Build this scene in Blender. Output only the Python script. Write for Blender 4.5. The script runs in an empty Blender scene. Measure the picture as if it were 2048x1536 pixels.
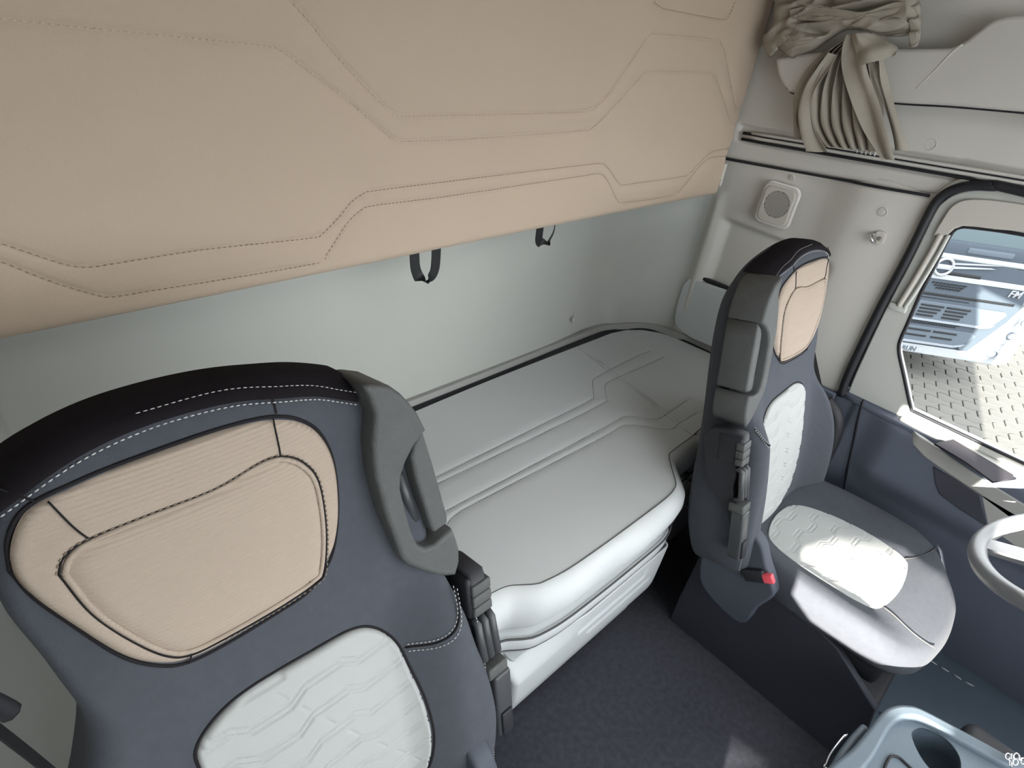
import bpy, bmesh, math, random
import numpy as np
from mathutils import Vector, Matrix
random.seed(7); rng = np.random.RandomState(5)
D = bpy.data; COL = bpy.context.scene.collection
sc = bpy.context.scene

# ------------------------------------------------------------------ camera
cam = D.cameras.new('camera'); co = D.objects.new('camera', cam); COL.objects.link(co)
cam.sensor_width = 36.0; cam.lens = 20.808; cam.clip_start = 0.02; cam.clip_end = 200
Rm = Matrix(((0.7209693, 0.2997881, -0.6247642), (-0.6824696, 0.4635106, -0.5651487), (0.1201600, 0.8338375, 0.5387732)))
co.matrix_world = Matrix.Translation((0, 0, 1.65)) @ Rm.to_4x4()
sc.camera = co
# ------------------------------------------------------------------ light
SUN_TRAVEL = Vector((0.937, 0.2415, -0.2588)).normalized()
w = D.worlds.new('sky'); sc.world = w; w.use_nodes = True
nt = w.node_tree; bg = nt.nodes['Background']
bg.inputs['Color'].default_value = (0.95, 0.975, 1.0, 1); bg.inputs['Strength'].default_value = 3.3
sl = D.lights.new('sun', 'SUN'); sl.energy = 19.0; sl.angle = 0.009; sl.color = (1.0, 0.95, 0.84)
so = D.objects.new('sun', sl); COL.objects.link(so); so.location = (-6, -3, 5)
so.rotation_euler = SUN_TRAVEL.to_track_quat('-Z', 'Y').to_euler()
def portal(loc, rot, sx, sy):
    l = D.lights.new('sky_portal', 'AREA'); l.shape = 'RECTANGLE'; l.size = sx; l.size_y = sy
    l.cycles.is_portal = True
    o = D.objects.new('sky_portal', l); COL.objects.link(o); o.location = loc; o.rotation_euler = rot
portal((0.86, -1.42, 1.28), (math.radians(90), 0, 0), 2.3, 1.4)
portal((0.86, -0.45, 2.17), (0, 0, 0), .62, .54)
portal((-0.40, -0.45, 1.05), (0, math.radians(-90), 0), 1.6, 1.4)
portal((2.14, -0.3, 1.03), (0, math.radians(90), 0), 0.7, 1.2)
sc.view_settings.view_transform = 'Standard'; sc.view_settings.look = 'None'
sc.view_settings.exposure = 1.08; sc.view_settings.gamma = 1.0; sc.view_settings.use_curve_mapping = False
sc.cycles.use_denoising = True
sc.cycles.max_bounces = 10; sc.cycles.diffuse_bounces = 7; sc.cycles.transparent_max_bounces = 12
sc.cycles.sample_clamp_indirect = 6.0

# ------------------------------------------------------------------ materials
def lin(c):
    return tuple(((v/255)/12.92 if v/255 <= .04045 else ((v/255+.055)/1.055)**2.4) for v in c) + (1,)
def mat(name, rgb, rough=.7, spec=.35, bump=0, scale=400, var=0.0, vscale=6, metal=0, wave=None, sheen=0, emis=None, stretch=None, detail=4):
    m = D.materials.new(name); m.use_nodes = True; t = m.node_tree; b = t.nodes['Principled BSDF']
    b.inputs['Base Color'].default_value = lin(rgb) if max(rgb) > 1 else tuple(rgb)+(1,)
    b.inputs['Roughness'].default_value = rough; b.inputs['Metallic'].default_value = metal
    b.inputs['Specular IOR Level'].default_value = spec
    if sheen: b.inputs['Sheen Weight'].default_value = sheen; b.inputs['Sheen Roughness'].default_value = .5
    tc = t.nodes.new('ShaderNodeTexCoord'); vec = tc.outputs['Object']
    if var:
        n = t.nodes.new('ShaderNodeTexNoise'); n.inputs['Scale'].default_value = vscale; n.inputs['Detail'].default_value = detail
        t.links.new(vec, n.inputs['Vector'])
        if stretch:
            mp = t.nodes.new('ShaderNodeMapping'); mp.inputs['Scale'].default_value = stretch
            t.links.new(vec, mp.inputs['Vector']); t.links.new(mp.outputs[0], n.inputs['Vector'])
        mx = t.nodes.new('ShaderNodeMixRGB'); base = b.inputs['Base Color'].default_value
        mx.inputs[1].default_value = tuple(x*(1-var) for x in base[:3])+(1,)
        mx.inputs[2].default_value = tuple(min(1, x*(1+var)) for x in base[:3])+(1,)
        t.links.new(n.outputs['Fac'], mx.inputs[0]); t.links.new(mx.outputs[0], b.inputs['Base Color'])
    last = None
    if bump:
        n2 = t.nodes.new('ShaderNodeTexNoise'); n2.inputs['Scale'].default_value = scale; n2.inputs['Detail'].default_value = 3
        t.links.new(vec, n2.inputs['Vector'])
        bp = t.nodes.new('ShaderNodeBump'); bp.inputs['Strength'].default_value = bump; bp.inputs['Distance'].default_value = .002
        t.links.new(n2.outputs['Fac'], bp.inputs['Height']); last = bp
    if wave:
        wv = t.nodes.new('ShaderNodeTexWave'); wv.bands_direction = wave[0]; wv.inputs['Scale'].default_value = wave[1]
        wv.inputs['Distortion'].default_value = .15; wv.inputs['Detail Scale'].default_value = 2
        t.links.new(vec, wv.inputs['Vector'])
        b2 = t.nodes.new('ShaderNodeBump'); b2.inputs['Strength'].default_value = wave[2]; b2.inputs['Distance'].default_value = .001
        t.links.new(wv.outputs['Fac'], b2.inputs['Height'])
        if last: t.links.new(last.outputs[0], b2.inputs['Normal'])
        last = b2
    if last: t.links.new(last.outputs[0], b.inputs['Normal'])
    if emis:
        b.inputs['Emission Color'].default_value = tuple(emis[0])+(1,); b.inputs['Emission Strength'].default_value = emis[1]
    return m
M = {}
M['bunk_fabric'] = mat('beige_bunk_fabric', (0.46, 0.365, 0.285), .95, .1, .35, 700, .04, 3, sheen=.1)
M['vinyl'] = mat('grey_mattress_cloth', (0.575, 0.59, 0.595), .75, .3, .12, 900, .05, 2.5)
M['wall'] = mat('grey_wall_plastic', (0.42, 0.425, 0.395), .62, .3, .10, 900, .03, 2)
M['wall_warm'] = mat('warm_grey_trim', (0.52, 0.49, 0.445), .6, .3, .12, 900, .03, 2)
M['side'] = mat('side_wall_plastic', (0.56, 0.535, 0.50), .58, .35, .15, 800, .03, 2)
M['doorgrey'] = mat('door_frame_plastic', (0.50, 0.50, 0.47), .55, .35, .08, 800)
M['bin'] = mat('light_grey_bin_plastic', (0.56, 0.58, 0.59), .45, .4, .05, 700)
M['navy'] = mat('dark_slate_plastic', (0.095, 0.108, 0.142), .7, .35, .25, 500, .05, 5)
M['skirt'] = mat('dark_seat_skirt_plastic', (0.040, 0.042, 0.055), .6, .3, .2, 400)
M['shade_plate'] = mat('matte_dark_ledge_shade', (0.045, 0.042, 0.048), .95, .08)  # dark tone standing in for shade on the door ledge
M['hinge'] = mat('slate_hinge_cover_plastic', (0.062, 0.070, 0.090), .6, .3, .2, 400)
M['kick'] = mat('dark_grey_kick_board', (0.20, 0.20, 0.21), .8, .2, .3, 400, .06, 30)
M['strip'] = mat('armrest_grey', (0.33, 0.325, 0.31), .5, .4, .05, 500)
M['black'] = mat('black_plastic', (0.018, 0.018, 0.022), .55, .4, .1, 500)
M['rubber'] = mat('black_rubber', (0.012, 0.012, 0.016), .5, .4)
M['carpet'] = mat('black_carpet', (0.085, 0.088, 0.112), 1, .05, 1.0, 500, .5, 60, sheen=.15)
M['dark'] = mat('charcoal_seat_cloth', (0.066, 0.071, 0.085), .95, .15, .5, 900, .12, 60, sheen=.05)
M['dark_top'] = mat('black_seat_border_cloth', (0.012, 0.010, 0.012), .95, .1, .4, 900, .1, 60)
M['head'] = mat('beige_ribbed_headrest_cloth', (0.38, 0.31, 0.255), .95, .1, .3, 700, .04, 8, wave=('Z', 62, .55))
M['quilt'] = mat('silver_quilted_cloth', (0.37, 0.375, 0.37), .8, .25, .2, 900)
M['hplast'] = mat('grey_grained_plastic', (0.078, 0.080, 0.079), .6, .35, .5, 350, .15, 40)
M['hplast2'] = mat('smooth_charcoal_plastic', (0.05, 0.052, 0.056), .42, .45, .1, 500)
M['seam'] = mat('dark_seam_thread', (0.02, 0.018, 0.02), .9, .1)
M['seam_g'] = mat('grey_seam_thread', (0.09, 0.09, 0.09), .9, .1)
M['seam_b'] = mat('brown_seam_thread', (0.28, 0.22, 0.17), .9, .1)
M['stitch'] = mat('white_stitch_glint', (0.55, 0.55, 0.55), .8, .2)
M['stitch_b'] = mat('light_beige_stitch_thread', (0.58, 0.48, 0.39), .8, .2)
M['strap'] = mat('black_webbing', (0.008, 0.008, 0.009), .5, .4, .3, 900)
M['curtain'] = mat('olive_grey_curtain_cloth', (0.36, 0.325, 0.275), .85, .2, .25, 500, .12, 12)
M['red'] = mat('red_release_button', (0.75, 0.09, 0.12), .4, .5)
M['chrome'] = mat('chrome', (0.85, 0.86, 0.88), .12, .5, metal=1)
M['grille'] = mat('speaker_mesh_plastic', (0.16, 0.16, 0.145), .6, .3)
M['tray'] = mat('blue_grey_tray_plastic', (0.13, 0.165, 0.20), .45, .5, .15, 500)
M['wheel'] = mat('pale_steering_wheel_leather', (0.16, 0.16, 0.17), .38, .5, .05, 500)
M['mat2'] = mat('slate_rubber_mat', (0.055, 0.075, 0.098), .7, .3, .5, 300, .1, 40)
M['plate'] = mat('bare_grey_floor_plate', (0.45, 0.42, 0.38), .6, .3, .4, 300, .1, 20)
M['t_white'] = mat('white_truck_paint', (0.27, 0.285, 0.30), .35, .5)
M['t_grey'] = mat('grey_truck_panel', (0.058, 0.069, 0.085), .85, .05)
M['t_slat'] = mat('mid_grey_truck_slat', (0.084, 0.10, 0.12), .85, .05)
M['t_light'] = mat('silver_truck_trim', (0.20, 0.22, 0.245), .8, .1)
M['t_black'] = mat('black_truck_mesh', (0.009, 0.010, 0.012), .5, .3)
M['t_glass'] = mat('truck_windscreen', (0.10, 0.13, 0.145), .3, .3)
M['lamp'] = mat('headlamp_lens', (0.26, 0.27, 0.29), .3, .4)
M['paver'] = mat('grey_concrete_paver', (0.105, 0.101, 0.093), .9, .2, .5, 90, .16, 5)
M['joint'] = mat('dark_paver_joint', (0.02, 0.018, 0.016), 1, .1)
M['cardboard'] = mat('pale_latch_plastic', (0.50, 0.48, 0.42), .5, .3)
g = D.materials.new('clear_window_glass'); g.use_nodes = True; t = g.node_tree; t.nodes.clear()
out = t.nodes.new('ShaderNodeOutputMaterial'); tr = t.nodes.new('ShaderNodeBsdfTransparent'); gl = t.nodes.new('ShaderNodeBsdfGlossy')
gl.inputs['Roughness'].default_value = .02; tr.inputs['Color'].default_value = (.93, .96, .96, 1)
fr = t.nodes.new('ShaderNodeFresnel'); fr.inputs['IOR'].default_value = 1.45; mx = t.nodes.new('ShaderNodeMixShader')
mu = t.nodes.new('ShaderNodeMath'); mu.operation = 'MULTIPLY'; mu.inputs[1].default_value = .12; t.links.new(fr.outputs[0], mu.inputs[0]); t.links.new(mu.outputs[0], mx.inputs[0]); t.links.new(tr.outputs[0], mx.inputs[1]); t.links.new(gl.outputs[0], mx.inputs[2]); t.links.new(mx.outputs[0], out.inputs[0])
M['glass'] = g

# ------------------------------------------------------------------ helpers
def link(name, me, m=None, parent=None, smooth=True, kind=None, label=None):
    o = D.objects.new(name, me); COL.objects.link(o)
    if m is not None: me.materials.append(M[m] if isinstance(m, str) else m)
    if smooth:
        me.polygons.foreach_set('use_smooth', [True]*len(me.polygons))
    if parent is not None: o.parent = parent
    if kind: o['kind'] = kind
    if label: o['label'] = label
    me.update()
    return o
def mesh(name, V, F):
    me = D.meshes.new(name); me.from_pydata([tuple(v) for v in V], [], [tuple(int(i) for i in f) for f in F]); me.update(); return me
def tag(o, label, cat, group=None):
    o['label'] = label; o['category'] = cat
    if group: o['group'] = group
    return o
def thing(name, label, cat, loc=(0, 0, 0), rz=0, group=None):
    o = D.objects.new(name, None); COL.objects.link(o); o.location = loc; o.rotation_euler = (0, 0, rz); o.empty_display_size = .05
    return tag(o, label, cat, group)
def bm_mesh(name, bm):
    me = D.meshes.new(name); bm.normal_update(); bm.to_mesh(me); bm.free(); return me
def box_bm(bm, c, s, bev=0.0, rot=None, seg=2):
    r = bmesh.ops.create_cube(bm, size=1.0); vs = r['verts']
    bmesh.ops.scale(bm, vec=s, verts=vs)
    if bev > 0:
        es = list({e for v in vs for e in v.link_edges})
        rr = bmesh.ops.bevel(bm, geom=es, offset=bev, segments=seg, affect='EDGES', profile=.5)
        vs = list({v for f in rr['faces'] for v in f.verts} | {v for v in vs if v.is_valid})
        # include all verts of the island
        seen = set(vs); st = list(vs)
        while st:
            v = st.pop()
            for e in v.link_edges:
                q = e.other_vert(v)
                if q not in seen: seen.add(q); st.append(q)
        vs = list(seen)
    if rot is not None: bmesh.ops.rotate(bm, cent=(0, 0, 0), matrix=rot, verts=vs)
    bmesh.ops.translate(bm, vec=c, verts=vs)
    return vs
def box(name, c, s, m, parent=None, bev=.004, rot=None, **k):
    bm = bmesh.new(); box_bm(bm, c, s, bev, rot); return link(name, bm_mesh(name, bm), m, parent, smooth=bev > 0.003, **k)
def cr(P, n=8, closed=False):
    """Catmull-Rom resample of a polyline of points of any dimension."""
    P = [np.array(p, float) for p in P]; N = len(P); out = []
    rngi = range(N) if closed else range(N-1)
    for i in rngi:
        p0 = P[(i-1) % N] if closed or i > 0 else 2*P[0]-P[1]
        p1 = P[i]; p2 = P[(i+1) % N]
        p3 = P[(i+2) % N] if closed or i+2 < N else 2*P[-1]-P[-2]
        for k in range(n):
            s = k/n
            out.append(.5*((2*p1)+(-p0+p2)*s+(2*p0-5*p1+4*p2-p3)*s*s+(-p0+3*p1-3*p2+p3)*s**3))
    if not closed: out.append(P[-1])
    return out
def resample(P, step, closed=False):
    P = [np.array(p, float) for p in P]
    if closed: P = P+[P[0]]
    L = [0]
    for a, b in zip(P, P[1:]): L.append(L[-1]+np.linalg.norm(b-a))
    n = max(2, int(round(L[-1]/step))); out = []; j = 0
    for i in range(n if closed else n+1):
        d = L[-1]*i/n
        while j < len(L)-2 and L[j+1] < d: j += 1
        t_ = (d-L[j])/max(1e-9, L[j+1]-L[j]); out.append(P[j]+(P[j+1]-P[j])*min(1, t_))
    return out
def tube_data(P, r, closed=False, seg=8, flat=1.0, cap=True):
    P = [Vector(p) for p in P]; n = len(P); V = []; F = []
    up = Vector((0, 0, 1)); prev = None
    for i in range(n):
        if closed: tn = (P[(i+1) % n]-P[i-1])
        else: tn = P[min(n-1, i+1)]-P[max(0, i-1)]
        tn = tn.normalized() if tn.length > 0 else Vector((1, 0, 0))
        if prev is None:
            a = tn.orthogonal().normalized()
        else:
            a = prev-tn*prev.dot(tn); a = a.normalized() if a.length > 1e-6 else tn.orthogonal().normalized()
        prev = a; b = tn.cross(a)
        rr = r[i] if hasattr(r, '__len__') else r
        for k in range(seg):
            an = 2*math.pi*k/seg; V.append(P[i]+a*math.cos(an)*rr+b*math.sin(an)*rr*flat)
    m_ = n if closed else n-1
    for i in range(m_):
        for k in range(seg):
            a0 = i*seg+k; a1 = i*seg+(k+1) % seg; b0 = ((i+1) % n)*seg+k; b1 = ((i+1) % n)*seg+(k+1) % seg
            F.append((a0, a1, b1, b0))
    if cap and not closed:
        F.append(tuple(range(seg))[::-1]); F.append(tuple((n-1)*seg+k for k in range(seg)))
    return V, F
def tube(name, P, r, m, parent=None, closed=False, seg=8, **k):
    V, F = tube_data(P, r, closed, seg); return link(name, mesh(name, V, F), m, parent, **k)
def merge(parts):
    V = []; F = []
    for v, f in parts:
        o = len(V); V += list(v); F += [tuple(i+o for i in ff) for ff in f]
    return V, F
def dashes(name, P, m, parent, dash=.005, gap=.004, r=.0007, **k):
    """small raised thread stitches laid along a line, one mesh"""
    parts = []; Q = resample(P, dash+gap)
    for a, b in zip(Q, Q[1:]):
        d = b-a; parts.append(tube_data([a, a+d*.3, a+d*dash/(dash+gap)], [r*.6, r, r*.6], seg=4))
    V, F = merge(parts); return link(name, mesh(name, V, F), m, parent, kind='stuff', **k)
def ribbon(name, P, wdir, width, thick, m, parent=None, **k):
    """strap: rectangle section swept along P; wdir is the width direction (vector or list)"""
    P = [Vector(p) for p in P]; V = []; F = []; n = len(P)
    for i in range(n):
        tn = (P[min(n-1, i+1)]-P[max(0, i-1)]).normalized()
        wd = Vector(wdir[i] if isinstance(wdir, list) else wdir); wd = (wd-tn*wd.dot(tn)).normalized(); nn = tn.cross(wd)
        wi = width[i] if isinstance(width, list) else width
        for a, b in ((-1, -1), (1, -1), (1, 1), (-1, 1)): V.append(P[i]+wd*a*wi/2+nn*b*thick/2)
    for i in range(n-1):
        for q in range(4):
            F.append((i*4+q, i*4+(q+1) % 4, (i+1)*4+(q+1) % 4, (i+1)*4+q))
    F.append((3, 2, 1, 0)); F.append(tuple((n-1)*4+q for q in range(4)))
    return link(name, mesh(name, V, F), m, parent, smooth=False, **k)
def plate_mesh(name, outer, holes, depth, bev=0.0, seg=2):
    """flat plate in its own XY plane, thickness 2*depth about z=0, with holes"""
    cu = D.curves.new(name, 'CURVE'); cu.dimensions = '2D'; cu.fill_mode = 'BOTH'; cu.extrude = max(1e-4, depth-bev); cu.bevel_depth = bev; cu.bevel_resolution = seg; cu.offset = -bev
    for P in [outer]+list(holes):
        s = cu.splines.new('POLY'); s.points.add(len(P)-1); s.use_cyclic_u = True
        for i, p in enumerate(P): s.points[i].co = (p[0], p[1], 0, 1)
    o = D.objects.new(name, cu); COL.objects.link(o)
    dg = bpy.context.evaluated_depsgraph_get(); me = D.meshes.new_from_object(o.evaluated_get(dg)); D.objects.remove(o); D.curves.remove(cu)
    me.name = name; me.materials.clear()
    bm = bmesh.new(); bm.from_mesh(me); bmesh.ops.remove_doubles(bm, verts=bm.verts, dist=1e-5); bmesh.ops.recalc_face_normals(bm, faces=bm.faces); bm.to_mesh(me); bm.free()
    return me
def plate(name, outer, holes, depth, X, Y, O, m, parent=None, bev=0.0, **k):
    me = plate_mesh(name, outer, holes, depth, bev); X = Vector(X); Y = Vector(Y); Z = X.cross(Y)
    me.transform(Matrix(((X[0], Y[0], Z[0], O[0]), (X[1], Y[1], Z[1], O[1]), (X[2], Y[2], Z[2], O[2]), (0, 0, 0, 1))))
    return link(name, me, m, parent, smooth=False, **k)
def rrect(cx, cy, w_, h_, r, n=6, skew=0):
    P = []
    for (sx, sy, a0) in ((1, 1, 0), (-1, 1, 90), (-1, -1, 180), (1, -1, 270)):
        for i in range(n+1):
            a = math.radians(a0+90*i/n); P.append((cx+sx*(w_/2-r)+r*math.cos(a)+skew*(sy*h_/2), cy+sy*(h_/2-r)+r*math.sin(a)))
    return P
def circ(cx, cy, r, n=32, ry=None): return [(cx+r*math.cos(2*math.pi*i/n), cy+(ry or r)*math.sin(2*math.pi*i/n)) for i in range(n)]
def grid_mesh(name, nu, nv, fn, flip=False):
    """fn(S,T) -> X,Y,Z arrays for s,t in 0..1"""
    S, T = np.meshgrid(np.linspace(0, 1, nu), np.linspace(0, 1, nv), indexing='ij')
    X, Y, Z = fn(S, T); V = np.stack([X+0*S, Y+0*S, Z+0*S], -1).reshape(-1, 3)
    i, j = np.meshgrid(np.arange(nu-1), np.arange(nv-1), indexing='ij'); a = (i*nv+j).ravel()
    F = np.stack([a, a+nv, a+nv+1, a+1], -1)
    if flip: F = F[:, ::-1]
    me = D.meshes.new(name); me.vertices.add(len(V)); me.vertices.foreach_set('co', V.ravel())
    me.loops.add(F.size); me.loops.foreach_set('vertex_index', F.ravel().astype(np.int32))
    me.polygons.add(len(F)); me.polygons.foreach_set('loop_start', np.arange(0, F.size, 4, dtype=np.int32)); me.polygons.foreach_set('loop_total', np.full(len(F), 4, np.int32))
    me.update(calc_edges=True); me.validate(); return me
def segdist(A, B, lines):
    """distance field from arrays A,B to polylines"""
    d = np.full(A.shape, 9.0)
    for L in lines:
        for (x0, y0), (x1, y1) in zip(L, L[1:]):
            dx, dy = x1-x0, y1-y0; q = dx*dx+dy*dy+1e-12
            s = np.clip(((A-x0)*dx+(B-y0)*dy)/q, 0, 1)
            d = np.minimum(d, np.hypot(A-x0-s*dx, B-y0-s*dy))
    return d
def sstep(a, b, x): 
    s = np.clip((np.asarray(x, float)-a)/(b-a), 0, 1); return s*s*(3-2*s)
def solidify(o, th, off=-1):
    md = o.modifiers.new('thickness', 'SOLIDIFY'); md.thickness = th; md.offset = off

# ================================================================== SETTING
LX, RX, RY = -0.30, 2.0, 1.19
# floor
me = grid_mesh('floor', 2, 2, lambda s, t_: (LX-.02+(2.13-LX)*s, -1.3+2.5*t_, 0*s)); o = link('floor', me, 'carpet', kind='structure'); solidify(o, .05)
# rear wall with the rolled corner into the side wall
plan = cr([(-.32, 1.19), (.4, 1.19), (1.0, 1.19), (1.45, 1.192), (1.60, 1.200), (1.70, 1.207), (1.79, 1.198), (1.86, 1.168), (1.905, 1.150), (1.955, 1.120), (2.0, 1.082), (2.026, 1.045), (2.034, 1.00)], 8)
px_ = np.array([p[0] for p in plan]); py_ = np.array([p[1] for p in plan])
def rearf(s, t_):
    k = s*(len(plan)-1); x = np.interp(k, np.arange(len(plan)), px_); y = np.interp(k, np.arange(len(plan)), py_)
    z = t_*2.05
    gv = .006*np.exp(-((x+.025)/.004)**2)
    return x, y+gv+.012*np.maximum(0, z-1.2)*0, z
kc = float(np.argmax(px_ > 1.60))/(len(plan)-1)
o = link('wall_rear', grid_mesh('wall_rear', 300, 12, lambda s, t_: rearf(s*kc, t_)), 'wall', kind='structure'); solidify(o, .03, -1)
o = link('wall_corner', grid_mesh('wall_corner', 140, 12, lambda s, t_: rearf(kc+s*(1-kc), t_)), 'wall', kind='structure'); solidify(o, .03, -1)  # rolled corner of the rear wall, a mesh of its own
# side wall, lower panel (rear of the door), a height field with the bed-side pocket
def seam_z(y): return np.interp(y, [-1.0, .365, .975, 1.1], [1.42, 1.343, 1.293, 1.285])
def sidef(s, t_):
    y = 1.03-.67*s; z = .0+t_*(seam_z(y)+.022)
    x = 2.005+.028*sstep(.50, .72, y)
    x = x-.010*np.exp(-((y-.985)/.02)**2)*sstep(.5, .8, z)*(1-sstep(1.14, 1.2, z))          # vertical ridge beside the pocket
    pocket = sstep(.965, .925, y)*sstep(.52, .60, y)*(1-sstep(1.075+.03*(y-.7), 1.10+.03*(y-.7), z))
    x = x+.030*pocket
    x = x-.016*sstep(.30, .50, y)*(1-sstep(.53, .66, y))*sstep(.5, .9, z)                      # soft pillar bulge
    x = x+.014*(z > seam_z(y)-.002)
    return x, y, z
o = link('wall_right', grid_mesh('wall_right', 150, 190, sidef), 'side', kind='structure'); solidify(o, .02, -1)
WR = o
# upper side wall: runs over the door to the front
seal = [(0.342,0.699),(0.351,0.747),(0.355,0.840),(0.357,1.010),(0.353,1.160),(0.354,1.300),(0.349,1.343),(0.331,1.371),(0.297,1.392),(0.246,1.404),(0.185,1.408)]
seal_top = [p for p in seal if p[1] > 1.27]
def low_edge(y):
    ys = [1.1, .975, .40, .372]+[p[0] for p in seal_top[1:]]+[-.4, -.85, -1.3]; zs = [1.285, 1.293, 1.341, 1.345]+[p[1]+.006 for p in seal_top[1:]]+[seal_top[-1][1]-.0, 1.30, 1.25]
    o_ = np.argsort(ys); return np.interp(y, np.array(ys)[o_], np.array(zs)[o_])
def upf(s, t_):
    y = 1.10-2.45*s; z0 = low_edge(y)+.004; z = z0+t_*(2.10-z0)
    x = 2.004-.012*sstep(.0, .12, z-z0)*sstep(.3, .6, y)
    x = x+.007*sstep(.012, 0, z-z0)
    rz = np.interp(y, [.2, .932], [1.427, 1.383]); ry0 = .985
    ch = sstep(.030, .020, np.abs(z-rz-.000))*sstep(ry0+.0, ry0-.02, y)
    x = x+.012*ch
    return x, y, z
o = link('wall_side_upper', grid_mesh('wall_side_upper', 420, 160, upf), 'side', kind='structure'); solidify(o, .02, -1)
def side_x(y, z=1.3):
    y = float(y); return 2.005+.028*float(sstep(.50, .72, y))-.016*float(sstep(.30, .50, y))*(1-float(sstep(.53, .66, y)))
tube('trim_4', [(min(side_x(y), 2.004-.012*float(sstep(.3, .6, y))*0)-.001, y, float(seam_z(y))+.001) for y in np.linspace(1.05, .375, 30)], .0042, 'rubber', kind='structure')
box('leak_block_top', (2.062, -.2, 1.36), (.02, 1.3, .11), 'rubber', None, .0, kind='structure')  # hidden backing strip, added to stop daylight leaking in above the door
box('leak_block_pillar', (2.062, .395, 1.0), (.02, .13, .75), 'rubber', None, .0, kind='structure')  # hidden backing strip, added against light leaks along the door seal
# ceiling, left wall, front wall: what the lens cannot see but the daylight passes
assumed_roofhole = [(.40, -1.0), (1.32, -1.0), (1.32, -.25), (.40, -.25)]
plate('ceiling', [(-.36, -1.3), (2.1, -1.3), (2.1, 1.25), (-.36, 1.25)], [[(.55, -.72), (1.17, -.72), (1.17, -.18), (.55, -.18)]], .02, (1, 0, 0), (0, 1, 0), (0, 0, 2.12), 'wall', kind='structure')  # hatch opening is assumed, out of view, added for light from above
SUNP = [] 
lw_out = [(-1.3, -.05), (1.25, -.05), (1.25, 2.12), (-1.3, 2.12)]
def back(p):
    k = (p[0]+.34)/SUN_TRAVEL.x; return (p[1]-SUN_TRAVEL.y*k, p[2]-SUN_TRAVEL.z*k)
seat_beam = [back(p) for p in [(1.445,0.160,0.475),(1.527,0.137,0.475),(1.599,0.108,0.475),(1.656,0.029,0.475),(1.705,-0.044,0.475)]]+[back(p) for p in [(1.778,-0.140,0.440),(1.722,-0.181,0.440)]]+[back(p) for p in ((1.66, -.235, .40), (1.48, -.225, .37), (1.40, -.16, .375), (1.35, -.05, .385), (1.345, .06, .39), (1.35, .128, .43))]
floor_beam = [back(p) for p in [(1.246,0.080,0.000),(1.077,0.033,0.000),(1.212,-0.082,-0.000)]]
LWALL_SUN_HOLES = [seat_beam, floor_beam, [(-.64, 1.352), (-.64, 1.40), (-.425, 1.40), (-.425, 1.352)], [(-.66, 1.23), (-.70, 1.375), (-.98, 1.375), (-.95, 1.23)], [(-1.05, .55), (-1.05, 1.37), (-1.26, 1.37), (-1.26, .55)]]  # invented openings in the unseen wall, shaped to cast the sun patches
plate('wall_left', lw_out, LWALL_SUN_HOLES, .02, (0, 1, 0), (0, 0, 1), (-.34, 0, 0), 'wall', kind='structure')
plate('wall_front', [(-.36, -.05), (2.1, -.05), (2.1, 2.12), (-.36, 2.12)], [[(-.24, .64), (1.98, .70), (1.96, 1.90), (-.22, 1.90)]], .02, (1, 0, 0), (0, 0, 1), (0, -1.32, 0), 'navy', kind='structure')
o = link('window_front', grid_mesh('window_front', 2, 2, lambda s, t_: (-.24+2.22*s, -1.33+0*s, .64+1.28*t_)), 'glass', kind='structure', smooth=False)
# dashboard in front of the driver: only its light counts
box('dashboard', (.86, -1.14, .31), (2.2, .34, .62), 'navy', None, .03, kind='structure')
D.objects['dashboard'].name = 'trim_dashboard'

# wall plugs (round caps)
def cap(y, z, x, r, lab):
    t_ = thing('wall_cap', lab, 'cap', (x, y, z))
    V, F = [], []
    rings = [(r, 0.0), (r, -.003), (r*.90, -.0045), (r*.86, -.002), (r*.8, -.0025), (0.001, -.003)]
    for rr, dx in rings:
        for k in range(24):
            a = 2*math.pi*k/24; V.append((dx, rr*math.cos(a), rr*math.sin(a)))
    for i in range(len(rings)-1):
        for k in range(24): F.append((i*24+k, i*24+(k+1) % 24, (i+1)*24+(k+1) % 24, (i+1)*24+k))
    link('cap_disc', mesh('cap_disc', V, F), 'side', t_)
for (p, r, x, lab) in (([(0.430,1.465)][0], .015, 2.002, 'round grey cap above the rail beside the curtain'),
                       ([(0.766,1.287)][0], .009, 2.032, 'small round grey cap above the square speaker'),
                       ([(0.466,1.272)][0], .013, 1.991, 'round grey cap above the coat hook')):
    cap(p[0], p[1], x, r, lab)
q = [(1.594,1.185,0.701)][0]
t_ = thing('wall_cap', 'tiny oval cap low on the rear wall above the lower bunk', 'cap', q); V = []; F = []
for rr, dy in ((.010, .005), (.010, -.001), (.006, -.0035), (.0005, -.004)):
    for k in range(16): a = 2*math.pi*k/16; V.append((rr*.8*math.cos(a), dy, rr*math.sin(a)))
for i in range(3):
    for k in range(16): F.append((i*16+k, i*16+(k+1) % 16, (i+1)*16+(k+1) % 16, (i+1)*16+k))
link('cap_disc', mesh('cap_disc', V, F), 'wall', t_)

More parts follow.
